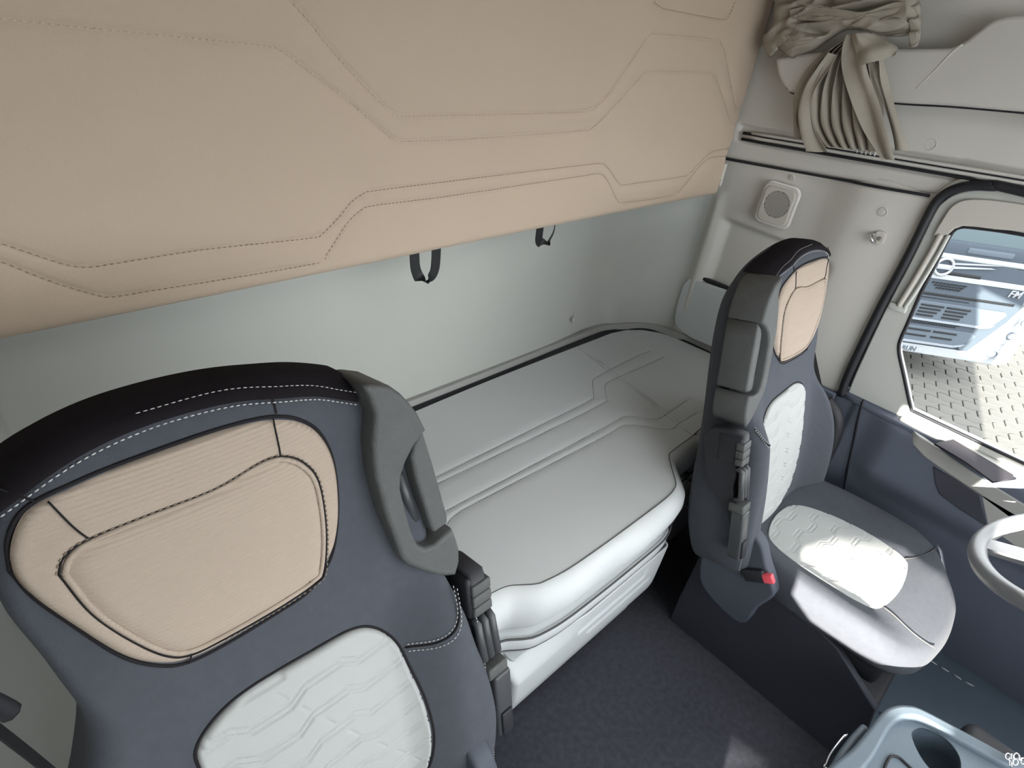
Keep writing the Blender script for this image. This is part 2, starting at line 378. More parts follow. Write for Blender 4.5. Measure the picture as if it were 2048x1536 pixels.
# ---- speaker
sp = [(0.773,1.198)][0]
t_ = thing('speaker', 'square grey speaker with round perforated grille on the side wall', 'speaker', (2.012, sp[0], sp[1]))
plate('housing', rrect(0, 0, .122, .136, .026, skew=.0), [], .008, (0, -1, 0), (0, 0, 1), (0, 0, 0), 'side', t_, bev=.005)
plate('bezel', rrect(.0, 0, .100, .112, .020), [circ(0, 0.004, .042)], .003, (0, -1, 0), (0, 0, 1), (-.009, 0, 0), 'wall_warm', t_, bev=.002)
V = []; F = []; parts = []
for i in range(-10, 11):
    for j in range(-10, 11):
        y, z = i*.004, j*.004+.004
        if math.hypot(y, z-.004) < .0405: parts.append(([(-.0115, y+a*.0013, z+b*.0013) for a, b in ((-1, -1), (1, -1), (1, 1), (-1, 1))]+[(-.008, y+a*.0014, z+b*.0014) for a, b in ((-1, -1), (1, -1), (1, 1), (-1, 1))], [(0, 1, 2, 3), (0, 4, 5, 1), (1, 5, 6, 2), (2, 6, 7, 3), (3, 7, 4, 0)]))
V, F = merge(parts)
gr = plate('grille', circ(0, .004, .0425), [], .001, (0, -1, 0), (0, 0, 1), (-.0085, 0, 0), 'grille', t_)
link('grille_bead', mesh('grille_bead', V, F), 'wall_warm', gr, smooth=False, kind='stuff')
# ---- coat hook
q = [(1.985,0.445,1.202)][0]
t_ = thing('coat_hook', 'small chrome and grey coat hook on the side wall beside the door seal', 'hook', q)
plate('base', rrect(0, 0, .034, .040, .014), [], .008, (0, -1, 0), (0, 0, 1), (.006, 0, 0), 'wall_warm', t_, bev=.004)
tube('hook_tip', [(0, .012, .008), (-.014, .016, .004), (-.022, .013, -.004), (-.020, .006, -.010), (-.006, .004, -.012)], .005, 'chrome', t_)
box('button', (-.008, -.004, 0), (.012, .009, .009), 'grille', t_, .002)

# ---- storage flap on the bed side wall
flap = [(1.009,0.837),(0.993,0.849),(0.797,0.864),(0.645,0.870),(0.601,0.731),(0.678,0.650),(0.859,0.630),(0.943,0.629),(1.001,0.647),(1.019,0.689),(1.024,0.770),(1.020,0.820)]
t_ = thing('storage_flap', 'light grey rounded storage flap low on the side wall behind the driver seat', 'panel', (0, 0, 0))
plate('panel', [(-p[0], p[1]) for p in cr(flap, 6, True)], [], .007, (0, -1, 0), (0, 0, 1), (2.032, 0, 0), 'bin', t_, bev=.004)
a, b = [(2.030,1.004,0.849),(2.030,0.756,0.861)]
bm = bmesh.new(); box_bm(bm, (2.046, (a[1]+b[1])/2-.02, (a[2]+b[2])/2+.008), (.02, abs(a[1]-b[1])+.01, .012), .003); link('slot', bm_mesh('slot', bm), 'rubber', t_)

# ================================================================== UPPER BUNK
UY = .98
SA = [(0.100,1.565),(0.126,1.563),(0.225,1.559),(0.344,1.555),(0.435,1.551),(0.458,1.547),(0.505,1.517),(0.574,1.474),(0.650,1.419),(0.666,1.409),(0.689,1.406),(0.862,1.404),(1.205,1.409),(1.241,1.416),(1.267,1.429),(1.347,1.489),(1.403,1.535),(1.432,1.545),(1.728,1.548),(1.763,1.537),(1.812,1.505),(1.928,1.419),(1.969,1.406),(2.037,1.406)]
SB = [(0.465,1.627),(0.479,1.613),(0.509,1.586),(0.558,1.537),(0.644,1.465),(0.666,1.454),(0.687,1.450),(1.193,1.451),(1.237,1.461),(1.284,1.494),(1.383,1.611),(1.408,1.625),(1.706,1.631),(1.738,1.624),(1.784,1.596),(1.933,1.460),(1.971,1.453),(2.011,1.454)]
SCc = [(0.033,1.315),(0.056,1.307),(0.083,1.289),(0.118,1.266),(0.134,1.260),(0.158,1.257),(0.298,1.258),(0.486,1.249),(0.511,1.255),(0.548,1.283),(0.569,1.304),(0.601,1.319),(0.634,1.321),(0.945,1.324),(1.239,1.326),(1.310,1.324),(1.348,1.306),(1.407,1.264),(1.455,1.260),(1.744,1.260),(1.780,1.275),(1.860,1.324),(1.980,1.329)]
SD = [(0.028,1.297),(0.050,1.283),(0.095,1.246),(0.137,1.218),(0.160,1.207),(0.215,1.205),(0.483,1.199),(0.514,1.211),(0.557,1.263),(0.590,1.287),(0.623,1.293),(0.806,1.292),(1.247,1.299),(1.308,1.299),(1.346,1.280),(1.412,1.219),(1.451,1.208),(1.687,1.203),(1.737,1.217),(1.819,1.288),(1.869,1.308),(1.984,1.306)]
SE = [(1.344,1.728),(1.379,1.693),(1.415,1.682),(1.460,1.679),(1.705,1.678),(1.741,1.686),(1.756,1.726),(1.754,1.771)]
lines = [SA, SB, SCc, SD, SE]
BX0, BX1, BZ0, BZ1 = -.28, 1.985, 1.168, 1.97
def bunkf(s, t_):
    x = BX0+(BX1-BX0)*s; z = BZ0+.010*s+(BZ1-BZ0)*t_
    d = segdist(x, z, [[tuple(p) for p in L] for L in lines])
    puff = -.0035*np.exp(-(d/.0035)**2)-.0035*np.exp(-(d/.022)**2)
    eb = np.minimum(np.minimum(x-BX0, BX1-x), z-(BZ0+.010*s)); rnd = .022*(1-np.sqrt(np.clip(1-(1-np.clip(eb/.022, 0, 1))**2, 0, 1)))
    wav = .003*np.sin(3.1*x+1)*np.sin(4*z)
    return x, UY-.006-puff+rnd+wav, z
t_ub = thing('upper_bunk', 'beige quilted upper bunk folded up against the rear wall', 'bunk', (.85, 1.0, 1.17))
PAR = Matrix.Translation((-.85, -1.0, -1.17))
def sub(o): o.matrix_parent_inverse = PAR; return o
sub(link('cushion', grid_mesh('cushion', 620, 230, bunkf), 'bunk_fabric', t_ub))
bm = bmesh.new(); box_bm(bm, (.8525, 1.055, 1.572), (2.262, .115, .798), .008); sub(link('frame', bm_mesh('frame', bm), 'wall_warm', t_ub))
def face_y(x, z):
    return UY-.006+.0052+.003*math.sin(3.1*x+1)*math.sin(4*z)
for L in lines:
    P = [(x, face_y(x, z)-.0012, z) for x, z in resample(cr(L, 4), .004)]
    P = [p for p in P if BX0+.01 < p[0] < BX1-.01 and p[2] < BZ1]
    sub(dashes('stitching', P, 'stitch_b' if L in (SA, SB) else 'seam_b', t_ub, .005, .004, .0008))
q = [(2.001,0.975,1.251)][0]
bm = bmesh.new(); box_bm(bm, (1.985, .985, q[2]), (.022, .02, .062), .003, Matrix.Rotation(-.05, 3, 'Y')); box_bm(bm, (1.975, .975, q[2]-.03), (.012, .016, .02), .003); sub(link('latch', bm_mesh('latch', bm), 'cardboard', t_ub))
q = [(0.263,1.348)][0]
bm = bmesh.new(); bmesh.ops.create_cone(bm, segments=6, radius1=.0022, radius2=.001, depth=.002, cap_ends=True); bmesh.ops.rotate(bm, cent=(0, 0, 0), matrix=Matrix.Rotation(math.pi/2, 3, 'X'), verts=bm.verts); bmesh.ops.translate(bm, vec=(q[0], .973, q[1]), verts=bm.verts)
sub(link('speck', bm_mesh('speck', bm), 'rubber', t_ub, label='tiny dark speck on the beige cloth'))
# pull straps hanging below
s1 = [(0.745,1.020,1.202),(0.748,1.020,1.162),(0.752,1.020,1.126),(0.763,1.020,1.100),(0.775,1.020,1.089),(0.789,1.020,1.088),(0.805,1.020,1.104),(0.809,1.020,1.134),(0.807,1.020,1.193)]
s1[0] = (s1[0][0], 1.02, 1.20)
o = ribbon('pull_strap', cr(s1, 6), [Vector((1, .25, .0)) if i < 1e9 else None for i in range(8*6+1)], .018, .002, 'strap', t_ub, label='black webbing loop hanging open, left of the two'); sub(o)
def wdir_loop(P, base):
    P = [Vector(p) for p in P]; r = []
    for i in range(len(P)):
        r.append(Vector(base))
    return r
D.objects.remove(o)
P1 = cr(s1, 6); n1 = len(P1); o = ribbon('pull_strap', P1, [Vector((math.cos(math.pi*sm), -math.sin(math.pi*sm), .05)) for sm in (float(sstep(.30, .72, i/(n1-1))) for i in range(n1))], .025, .002, 'strap', t_ub, label='black webbing loop hanging open, left of the two'); sub(o)
s2 = [(1.143,1.020,1.197),(1.149,1.020,1.164),(1.152,1.020,1.129),(1.168,1.020,1.117),(1.185,1.020,1.113),(1.196,1.020,1.125),(1.207,1.020,1.149),(1.205,1.020,1.190)]
P2 = cr(s2, 5); n2 = len(P2); o = ribbon('pull_strap', P2, [Vector((math.cos(2.4*sm), -math.sin(2.4*sm), .05)) for sm in (float(sstep(.35, .70, i/(n2-1))) for i in range(n2))], .026, .002, 'strap', t_ub, label='black webbing loop creased to a point, right of the two'); sub(o)

# ================================================================== LOWER BUNK
MZ = .600
front_r = [(0.598,0.534),(0.637,0.529),(0.665,0.520),(0.708,0.491),(0.735,0.482),(0.808,0.472),(0.946,0.468),(1.065,0.467),(1.190,0.468),(1.242,0.477),(1.265,0.490),(1.299,0.524),(1.346,0.566),(1.378,0.573),(1.511,0.577)]
front_r[0] = (front_r[0][0], front_r[0][1])
fl = [(1.72-p[0]-.02, p[1]) for p in front_r if p[0] > 1.18][::-1]
FX = [-.29, -.1]+[.30, .40, .50, front_r[0][0]]
FYv = [.575, .575]+[.572, .568, .545, front_r[0][1]]
fpts = [(-.29, .570), (.20, .572), (.40, .570), (.50, .548)]+front_r+[(1.50, .578), (1.62, .585), (2.03, .585)]
fpts = sorted(fpts, key=lambda p: p[0]) if False else fpts
outl = cr(fpts, 5)
rear = cr([(2.03, .60), (2.03, .85), (2.018, 1.0), (1.985, 1.085), (1.93, 1.135), (1.82, 1.155), (1.6, 1.158), (.8, 1.150), (-.29, 1.150)], 6)
ring = resample([tuple(p) for p in outl]+[tuple(p) for p in rear[1:]]+[(-.29, .60)], .012, True)
ring = [np.array(p) for p in ring]; NR = len(ring)
def rnormals(R_):
    n_ = []
    for i in range(len(R_)):
        a_ = R_[(i+2) % len(R_)]-R_[i-2]; n_.append(np.array([a_[1], -a_[0]])/(np.linalg.norm(a_)+1e-9))
    return n_
rn = rnormals(ring)
MS1 = [(0.698,0.896),(0.738,0.890),(1.134,0.890),(1.370,0.891),(1.403,0.903),(1.462,0.955),(1.509,0.973),(1.746,0.986),(1.838,0.981)]
MS2 = [(0.678,0.868),(0.721,0.868),(1.102,0.859),(1.392,0.856),(1.427,0.867),(1.481,0.917),(1.530,0.929),(1.724,0.924),(1.851,0.921)]
MS3 = [(0.658,0.781),(0.684,0.778),(1.308,0.771),(1.408,0.766),(1.458,0.713),(1.491,0.697),(1.561,0.696),(1.659,0.700)]
MS4 = [(0.652,0.730),(0.671,0.745),(0.706,0.754),(0.779,0.755),(1.272,0.742),(1.371,0.737),(1.468,0.643),(1.519,0.643),(1.622,0.638)]
mlines = [[tuple(p) for p in cr(L, 4)] for L in (MS1, MS2, MS3, MS4)]
def matt_z(X_, Y_):
    d = segdist(X_, Y_, mlines)
    z = MZ-.0016*np.exp(-(d/.003)**2)-.0016*np.exp(-(d/.015)**2)
    return z+.004*np.sin(5*X_+2*Y_)*np.sin(7*Y_)
V = []; F = []
# profile from underside up over the bulged front to the seam, then inwards
prof = [(-.010, -.150), (.006, -.145), (.018, -.125), (.028, -.09), (.034, -.055), (.030, -.025), (.018, -.008), (.006, -.001), (0.0, 0.0)]
zt = matt_z(np.array([p[0] for p in ring]), np.array([p[1] for p in ring]))
rows = 0
for off, dz in prof:
    for i in range(NR):
        rear_side = 1.0 if ring[i][1] < .7 and ring[i][0] < 2.02 else .15
        wob = .006*math.sin(ring[i][0]*19)*math.sin(ring[i][0]*7+1)*rear_side if dz < -.02 and dz > -.12 else 0
        p = ring[i]+rn[i]*(off*rear_side+wob); V.append((p[0], p[1], zt[i]+dz))
    rows += 1
for k in range(rows-1):
    for i in range(NR):
        j = (i+1) % NR; F.append((k*NR+i, k*NR+j, (k+1)*NR+j, (k+1)*NR+i))
F.append(tuple(range(NR))[::-1])
# top: constrained fill by a fine grid clipped to the outline
ringp = [tuple(p) for p in ring]
nx, ny = 420, 120
gx = np.linspace(-.28, 2.02, nx); gy = np.linspace(.42, 1.15, ny)
frx = np.array([p[0] for p in outl]); fry = np.array([p[1] for p in outl])
top_o = []
# column-wise grid between front edge and rear edge (both single valued in a sheared column variable)
fr_r = resample([tuple(p) for p in outl], 2.6/419)
NF = len(fr_r)
rear_line = resample([(-.29, 1.150), (.8, 1.150), (1.6, 1.158), (1.82, 1.155), (1.93, 1.135), (1.985, 1.085), (2.018, 1.0), (2.03, .85), (2.03, .62)], .001)
rl = np.array(rear_line); 
xr = rl[:, 0]
cols = []
for k, p in enumerate(fr_r):
    # target on the rear line: same x until the corner, then run round it
    cols.append((p, None))
fx_tot = np.array([p[0] for p in fr_r])
L_r = len(rear_line); i_corner = int(np.argmax(xr > 1.80))
for k in range(NF):
    x = fx_tot[k]
    if x < 1.55: idx = int(np.argmin(np.abs(rl[:i_corner+1, 0]-max(-.29, x+max(0, x-1.2)*.35))))
    else:
        s = (x-1.55)/(2.03-1.55); i0 = int(np.argmin(np.abs(rl[:i_corner+1, 0]-(1.55+.35*.35)))); idx = int(i0+s*(L_r-1-i0))
    cols[k] = (fr_r[k], rl[idx])
NT = 150
C0 = np.array([c[0] for c in cols]); C1 = np.array([c[1] for c in cols])
def topf(s, t_):
    k = s*(NF-1); X0 = np.interp(k, np.arange(NF), C0[:, 0]); Y0 = np.interp(k, np.arange(NF), C0[:, 1]); X1 = np.interp(k, np.arange(NF), C1[:, 0]); Y1 = np.interp(k, np.arange(NF), C1[:, 1])
    X_ = X0+(X1-X0)*t_; Y_ = Y0+(Y1-Y0)*t_
    return X_, Y_, matt_z(X_, Y_)+.0003
t_lb = thing('lower_bunk_mattress', 'grey lower bunk mattress with bulging front along the rear wall', 'mattress', (.86, .85, .44))
LB = Matrix.Translation((-.86, -.85, -.44))
def lb(o): o.matrix_parent_inverse = LB; return o
lb(link('border', mesh('border', V, F[:-1]), 'vinyl', t_lb))
lb(link('top_cover', grid_mesh('top_cover', NF, NT, topf), 'vinyl', t_lb))
P = [(p[0], p[1], MZ+.0015) for p in outl if -.25 < p[0] < 2.0]
lb(tube('edge_seam', resample(P, .01), .0012, 'seam_g', t_lb, seg=5))
for L in mlines:
    Q = resample(L, .004); zz = matt_z(np.array([q_[0] for q_ in Q]), np.array([q_[1] for q_ in Q]))
    lb(dashes('stitching', [(q_[0], q_[1], z_+.0006) for q_, z_ in zip(Q, zz)], 'seam_g', t_lb, .007, .002, .0010))
# bunk board lip under the mattress and the bin below
def off_path(P, d):
    R_ = [np.array(p[:2]) for p in P]; o_ = []
    for i in range(len(R_)):
        a_ = R_[min(len(R_)-1, i+1)]-R_[max(0, i-1)]; n_ = np.array([a_[1], -a_[0]])/(np.linalg.norm(a_)+1e-9); o_.append(R_[i]+n_*d)
    return o_
fp = resample([tuple(p) for p in outl], .015)
V = []; F = []; n = len(fp)
lip_prof = [(-.10, -.148), (.012, -.149), (.022, -.153), (.024, -.160), (.026, -.186), (.020, -.196), (.008, -.199), (.006, -.204), (.004, -.232), (-.006, -.238), (-.10, -.238)]
for off, dz in lip_prof:
    for p in off_path(fp, off): V.append((p[0], p[1], MZ+dz-.008))
for k in range(len(lip_prof)-1):
    for i in range(n-1): F.append((k*n+i, k*n+i+1, (k+1)*n+i+1, (k+1)*n+i))
t_bd = thing('bunk_board', 'light grey bunk board edge running under the lower mattress', 'bed base', (.86, .80, .40))
o = link('front_lip', mesh('front_lip', V, F), 'bin', t_bd); o.matrix_parent_inverse = Matrix.Translation((-.86, -.80, -.40))
for off, dz, r_ in ((.0265, -.149, .0028), (.0215, -.1975, .0022)):
    o = tube('groove_line', [(p[0], p[1], MZ+dz-.006) for p in off_path(fp, off)], r_, 'seam_g', t_bd, seg=6); o.matrix_parent_inverse = Matrix.Translation((-.86, -.80, -.40))
bm = bmesh.new(); box_bm(bm, (.86, .87, .414), (2.28, .52, .05), .004); o = link('base_panel', bm_mesh('base_panel', bm), 'bin', t_bd); o.matrix_parent_inverse = Matrix.Translation((-.86, -.80, -.40))
# bin (storage box) below the board
BXL, BXR = .665, 1.285
def binf(s, t_):
    # s across: left side return, front, right side return ; t down
    z = .352-.337*t_
    yf = .455+.010*t_+.040*sstep(.45, 1, t_)
    xl = BXL+.03*t_; xr_ = BXR+.02-.02*(t_)**2
    k = s*10
    x = np.where(k < 1, xl, np.where(k > 9, xr_, xl+(xr_-xl)*np.clip((k-1)/8, 0, 1)))
    c = .018
    xx = xl+c+(xr_-xl-2*c)*np.clip((k-1.4)/7.2, 0, 1)
    aL = np.clip((1.4-k)/.5, 0, 1)*math.pi/2; aR = np.clip((k-8.6)/.5, 0, 1)*math.pi/2
    X_ = xx-c*np.sin(aL)+c*np.sin(aR); Y_ = yf+c*(1-np.cos(aL))+c*(1-np.cos(aR))
    sel_ = frx < 1.0; ytop = np.interp(X_, frx[sel_], fry[sel_])+.004
    Y_ = Y_+np.maximum(ytop-Y_, 0)*(1-sstep(.0, .22, t_))*(1-sstep(.78, .94, X_))
    Y_ = Y_+np.clip((.9-k)/.9, 0, 1)*.30+np.clip((k-9.1)/.9, 0, 1)*.30
    X_ = X_+np.clip((k-9.1)/.9, 0, 1)*.04
    # raised front panel with pressed slots
    pan = sstep(1.9, 2.0, k)*(1-sstep(8.55, 8.65, k))
    u = (k-1.4)/7.2
    slot = sstep(.35, .37, u)*(1-sstep(.86, .88, u))*sstep(.10, .13, t_)*(1-sstep(.21, .24, t_))
    slot2 = sstep(.42, .44, u)*(1-sstep(.93, .95, u))*sstep(.30, .33, t_)*(1-sstep(.40, .43, t_))
    Y_ = Y_+.005*slot-.004*slot2
    bot = sstep(.965, 1.0, t_); Y_ = Y_+.02*bot
    return X_, Y_, z
t_bin = thing('underbunk_bin', 'light grey plastic storage bin front below the lower bunk', 'bin', (.97, .5, .0))
o = link('body', grid_mesh('body', 300, 120, binf, flip=True), 'bin', t_bin); o.matrix_parent_inverse = Matrix.Translation((-.97, -.5, 0)); solidify(o, .006)
o = plate('lid', rrect(.987, .610, .620, .250, .012), [], .003, (1, 0, 0), (0, 1, 0), (0, 0, .347), 'bin', t_bin); o.matrix_parent_inverse = Matrix.Translation((-.97, -.5, 0))
# under-bunk dark panels at both sides of the bin
t_up = thing('kick_board', 'dark grey kick board with two ribs right of the bin', 'board', (1.67, .60, 0))
bm = bmesh.new(); box_bm(bm, (0.01, 0, .173), (.66, .02, .340), .004); link('board', bm_mesh('board', bm), 'kick', t_up)
for xr_ in (-.20, -.05):
    tube('rib', [(xr_, -.012, .08), (xr_+.005, -.014, .30)], .006, 'strip', t_up)
bm = bmesh.new(); box_bm(bm, (0.01, -.02, .335), (.66, .04, .030), .006); link('ledge', bm_mesh('ledge', bm), 'strip', t_up)
t_up = thing('kick_board', 'plain grey kick board left of the bin behind passenger seat', 'board', (.2, .62, 0))
bm = bmesh.new(); box_bm(bm, (0, 0, .173), (.90, .02, .340), .004); link('board', bm_mesh('board', bm), 'strip', t_up)
# dark gasket in the gap behind the mattress
gp = resample([(-.29, 1.168), (1.0, 1.168), (1.6, 1.174), (1.80, 1.172), (1.90, 1.150), (1.965, 1.110), (2.012, 1.05), (2.03, .98), (2.035, .85), (2.035, .58)], .02)
tube('trim_1', [(p[0], p[1], .588) for p in gp], .016, 'rubber', kind='structure', seg=8)
gp2 = cr([(-.29, 1.182), (1.0, 1.182), (1.6, 1.19), (1.78, 1.19), (1.87, 1.158), (1.96, 1.117), (2.005, 1.06), (2.022, .99), (2.045, .93), (2.05, .85), (2.05, .58)], 6)
ribbon('trim_2', [(p[0], p[1], .60) for p in gp2], Vector((0, 0, 1)), .05, .014, 'strip', kind='structure')

# ================================================================== SEATS
TT = math.atan(.25); ct, st_ = math.cos(TT), math.sin(TT)
def base_w(u, v):
    """forward relief of the backrest: two side bolsters below, lumbar swell"""
    u = np.asarray(u, float); v = np.asarray(v, float)
    low = sstep(.50, .36, v)
    b = .055*sstep(.13, .24, u)*low + .060*sstep(-.17, -.27, u)*low
    hd = .012*sstep(.10, .17, np.abs(u))*sstep(.5, .6, v)
    return b-hd+.012*np.sin(np.clip(v/.45, 0, 1)*math.pi)-.03*sstep(.78, .86, v)
def seat(name, label, cx, yb, lift, sgn, floor_drop, full):
    t_ = thing(name, label, 'seat', (cx, yb, lift))
    def B(u, v, w_): return Vector((sgn*u, v*st_-w_*ct, .42+v*ct+w_*st_))
    def pil(nm, P, ctr, surf, edge, depth, m, n_in=14, par=t_, closed_back=True, **k):
        P = [np.array(p, float) for p in P]; c = np.array(ctr, float); N = len(P); V = []; F = []
        rings_ = []
        if closed_back: rings_.append([(c+(p-c)*.6, -depth) for p in P]); rings_.append([(c+(p-c)*.93, -depth) for p in P])
        rings_.append([(p, -depth+min(.02, depth*.4)) for p in P] if depth > .03 else [(p, -depth) for p in P])
        for a_ in (0, 25, 50, 70, 90):
            ra = math.radians(a_); rings_.append([(p+(c-p)/np.linalg.norm(c-p)*edge*(1-math.cos(ra)), edge*(math.sin(ra)-1)+float(surf(*(p+(c-p)/np.linalg.norm(c-p)*edge)))) for p in P])
        for i in range(1, n_in+1):
            fct = 1-i/n_in*.995
            row = []
            for p in P:
                q0 = p+(c-p)/np.linalg.norm(c-p)*edge; q_ = c+(q0-c)*fct; row.append((q_, None))
            rings_.append(row)
        for row in rings_:
            qs = np.array([r_[0] for r_ in row])
            if row[0][1] is None:
                ws = surf(qs[:, 0], qs[:, 1])
                for q_, ww in zip(qs, ws): V.append(B(q_[0], q_[1], float(ww)))
            else:
                for q_, ww in row: V.append(B(q_[0], q_[1], ww))
        for k_ in range(len(rings_)-1):
            for i in range(N):
                j = (i+1) % N; f = (k_*N+i, k_*N+j, (k_+1)*N+j, (k_+1)*N+i); F.append(f if sgn > 0 else f[::-1])
        ne = (len(rings_)-1)*N; F.append(tuple(ne+i for i in range(N)) if sgn > 0 else tuple(ne+i for i in range(N))[::-1])
        return link(nm, mesh(nm, V, F), m, par, **k)
    # --- backrest shell
    outline = [(0, .826), (.08, .820), (.135, .802), (.168, .755), (.180, .68), (.168, .59), (.160, .50), (.185, .42), (.225, .33), (.252, .2), (.252, .06), (.225, -.03), (.12, -.06), (-.1, -.06), (-.25, -.05), (-.315, .02), (-.335, .12), (-.328, .22), (-.306, .33), (-.292, .44), (-.285, .55), (-.272, .66), (-.244, .742), (-.195, .782), (-.12, .808)]
    ol = [tuple(p) for p in resample(cr(outline, 6, True), .013, True)]
    pil('backrest', ol, (-.03, .36), lambda u, v: base_w(u, v), .032, .115, 'dark', 24)
    # black border across the top: a band rolled over the top edge
    bandf = [(.158, .772), (.10, .800), (.03, .812), (-.05, .810), (-.11, .797), (-.15, .784), (-.182, .768), (-.204, .757)]
    bf = resample(cr(bandf, 5), .01)
    tvc = np.array(cr([(-.25, .755), (-.215, .780), (-.17, .800), (-.12, .816), (-.06, .827), (0, .831), (.06, .829), (.11, .819), (.145, .803), (.17, .780)], 6)); tvx = tvc[:, 0]; tvy = tvc[:, 1]
    V = []; F = []; nb = len(bf)
    for p in bf:
        q = np.array(p); up_ = np.array([.0, 1.0])
        top_v = float(np.interp(q[0], tvx, tvy))
        for k_, (f_, w_) in enumerate([(0, 0), (.25, .003), (.55, .002), (.80, -.008), (.97, -.022), (1.0, -.042), (1.0, -.060)]):
            v_ = q[1]+(top_v+.004-q[1])*f_
            w0 = float(base_w(q[0], min(v_, top_v-.02)))
            V.append(B(q[0], v_, (w0+.003 if k_ < 3 else w0+.004)+w_-.012*(f_ > .5)))
    for i in range(nb-1):
        for k_ in range(6): F.append((i*7+k_, (i+1)*7+k_, (i+1)*7+k_+1, i*7+k_+1))
    link('top_border', mesh('top_border', V, F), 'dark_top', t_)
    def on(P, lift_=.002, step=.006, surf=base_w):
        return [B(p[0], p[1], float(surf(p[0], p[1]))+lift_) for p in resample(cr(P, 6), step)]
    tube('border_seam', on([(p[0], p[1]+.006) for p in bandf], .003), .0022, 'seam', t_, seg=6)
    dashes('border_stitching', on([(p[0], p[1]-.004) for p in bandf], .0022), 'stitch', t_, .004, .0025, .0009)
    dashes('border_stitching', on([(p[0], p[1]+.014) for p in bandf[2:]], .0060), 'stitch', t_, .004, .0025, .0006)
    # --- headrest cushion
    patch = [(.160, .715), (.152, .746), (.130, .772), (.085, .782), (.017, .785), (-.045, .785), (-.092, .779), (-.122, .763), (-.145, .735), (-.156, .692), (-.152, .635), (-.140, .590), (-.122, .560), (-.088, .535), (-.044, .529), (.018, .526), (.058, .530), (.084, .546), (.110, .580), (.137, .640), (.153, .68)]
    inner = [(.127, .697), (.119, .712), (.100, .721), (.047, .723), (-.016, .723), (-.068, .732), (-.093, .727), (-.113, .708), (-.125, .676), (-.122, .611), (-.110, .557), (-.098, .546), (-.052, .541), (.02, .540), (.052, .543), (.072, .557), (.093, .592), (.116, .645)]
    hc = (0, .65)
    inn = [np.array(p) for p in resample(cr(inner, 6, True), .008, True)]
    def head_surf(u, v):
        u = np.asarray(u, float); v = np.asarray(v, float)
        r = np.hypot(u/.155, (v-.655)/.13)
        d = segdist(u, v, [[tuple(p) for p in inn]+[tuple(inn[0])]])
        return base_w(u, v)*.6+.013-.010*np.minimum(r, 1.05)**2*.8-.004*np.exp(-(d/.006)**2)
    hp = [tuple(p) for p in resample(cr(patch, 6, True), .006, True)]
    hd = pil('headrest', hp, hc, head_surf, .010, .006, 'head', 26, closed_back=False)
    def onh(P, l=.001, step=.005): return on(P, l, step, head_surf)
    tube('piping', onh(inner+[inner[0]], .0015), .0032, 'head', hd, seg=8)
    io = [(p[0]*1.035, .65+(p[1]-.65)*1.045) for p in inner]
    tube('panel_seam', onh(io+[io[0]], .0004), .0011, 'seam', hd, seg=5)
    dashes('stitching', onh([(p[0]*1.05, .65+(p[1]-.65)*1.06) for p in inner][:14], .001), 'seam_b', hd, .004, .003, .0008)
    for P in ([(.118, .775), (.109, .745), (.100, .724)], [(-.092, .78), (-.091, .755), (-.090, .735)], [(-.088, .536), (-.092, .548)], [(.058, .530), (.052, .541)]):
        tube('joining_seam', onh(P, .0008), .0010, 'seam', hd, seg=5)
    for P in ([(-.098, .783), (-.100, .81)], [(.125, .775), (.15, .80)]):
        tube('cloth_seam', on(P, .001), .0010, 'seam', t_, seg=5)
    tube('headrest_gap', on([(p[0]*1.012, .655+(p[1]-.655)*1.015) for p in patch]+[(patch[0][0]*1.012, .655+(patch[0][1]-.655)*1.015)], .0), .0022, 'seam', t_, seg=6)
    # --- quilted lumbar insert
    lum = [(.083, .30), (.082, .375), (.078, .408), (.050, .432), (.007, .443), (-.072, .441), (-.131, .436), (-.163, .418), (-.189, .38), (-.200, .327), (-.212, .25), (-.214, .16), (-.195, .08), (-.14, .04), (-.02, .035), (.05, .07), (.078, .15)]
    def trap(u): 
        a_ = np.mod(u+.03, .15)/.15; return np.where(a_ < .35, 0, np.where(a_ < .5, (a_-.35)/.15, np.where(a_ < .85, 1, 1-(a_-.85)/.15)))
    def lum_surf(u, v):
        u = np.asarray(u, float); v = np.asarray(v, float)
        r = np.hypot((u+.06)/.15, (v-.24)/.21)
        vv = v-.015*trap(u); a_ = np.mod(vv, .047)
        gr_ = np.exp(-((a_-.012)/.0022)**2)+np.exp(-((a_-.021)/.0022)**2)*.9
        uu = np.mod(u-.6*v+.02, .15); dg = .5*np.exp(-((uu-.05)/.0022)**2)*(a_ > .026)
        return base_w(u, v)+.016-.008*np.minimum(r, 1)**2-.0036*gr_-.0026*dg
    lp = [tuple(p) for p in resample(cr(lum, 6, True), .004 if full else .003, True)]
    pil('lumbar_insert', lp, (-.065, .24), lum_surf, .008, .006, 'quilt', 110, closed_back=False)
    tube('insert_gap', on([((p[0]+.065)*1.012-.065, .24+(p[1]-.24)*1.01) for p in lum]+[((lum[0][0]+.065)*1.012-.065, .24+(lum[0][1]-.24)*1.01)], .0), .002, 'seam', t_, seg=6)
    for dv in (0, .013):
        dashes('side_stitching', on([(-.289-dv*.3, .432-dv*.4), (-.274, .396-dv), (-.240, .376-dv), (-.200, .372-dv)], .002), 'stitch', t_, .004, .0025, .0008)
    tube('side_seam', on([(-.290, .428), (-.274, .390), (-.238, .370), (-.200, .366)], .001), .0016, 'seam', t_, seg=5)
    # --- grip housing on the inner shoulder with its pull handle
    hous = [(-.200, .788), (-.238, .775), (-.262, .745), (-.281, .706), (-.292, .650), (-.306, .56), (-.316, .50), (-.318, .463), (-.306, .432), (-.272, .455), (-.226, .500), (-.214, .535), (-.203, .60), (-.196, .66), (-.200, .705), (-.210, .745)]
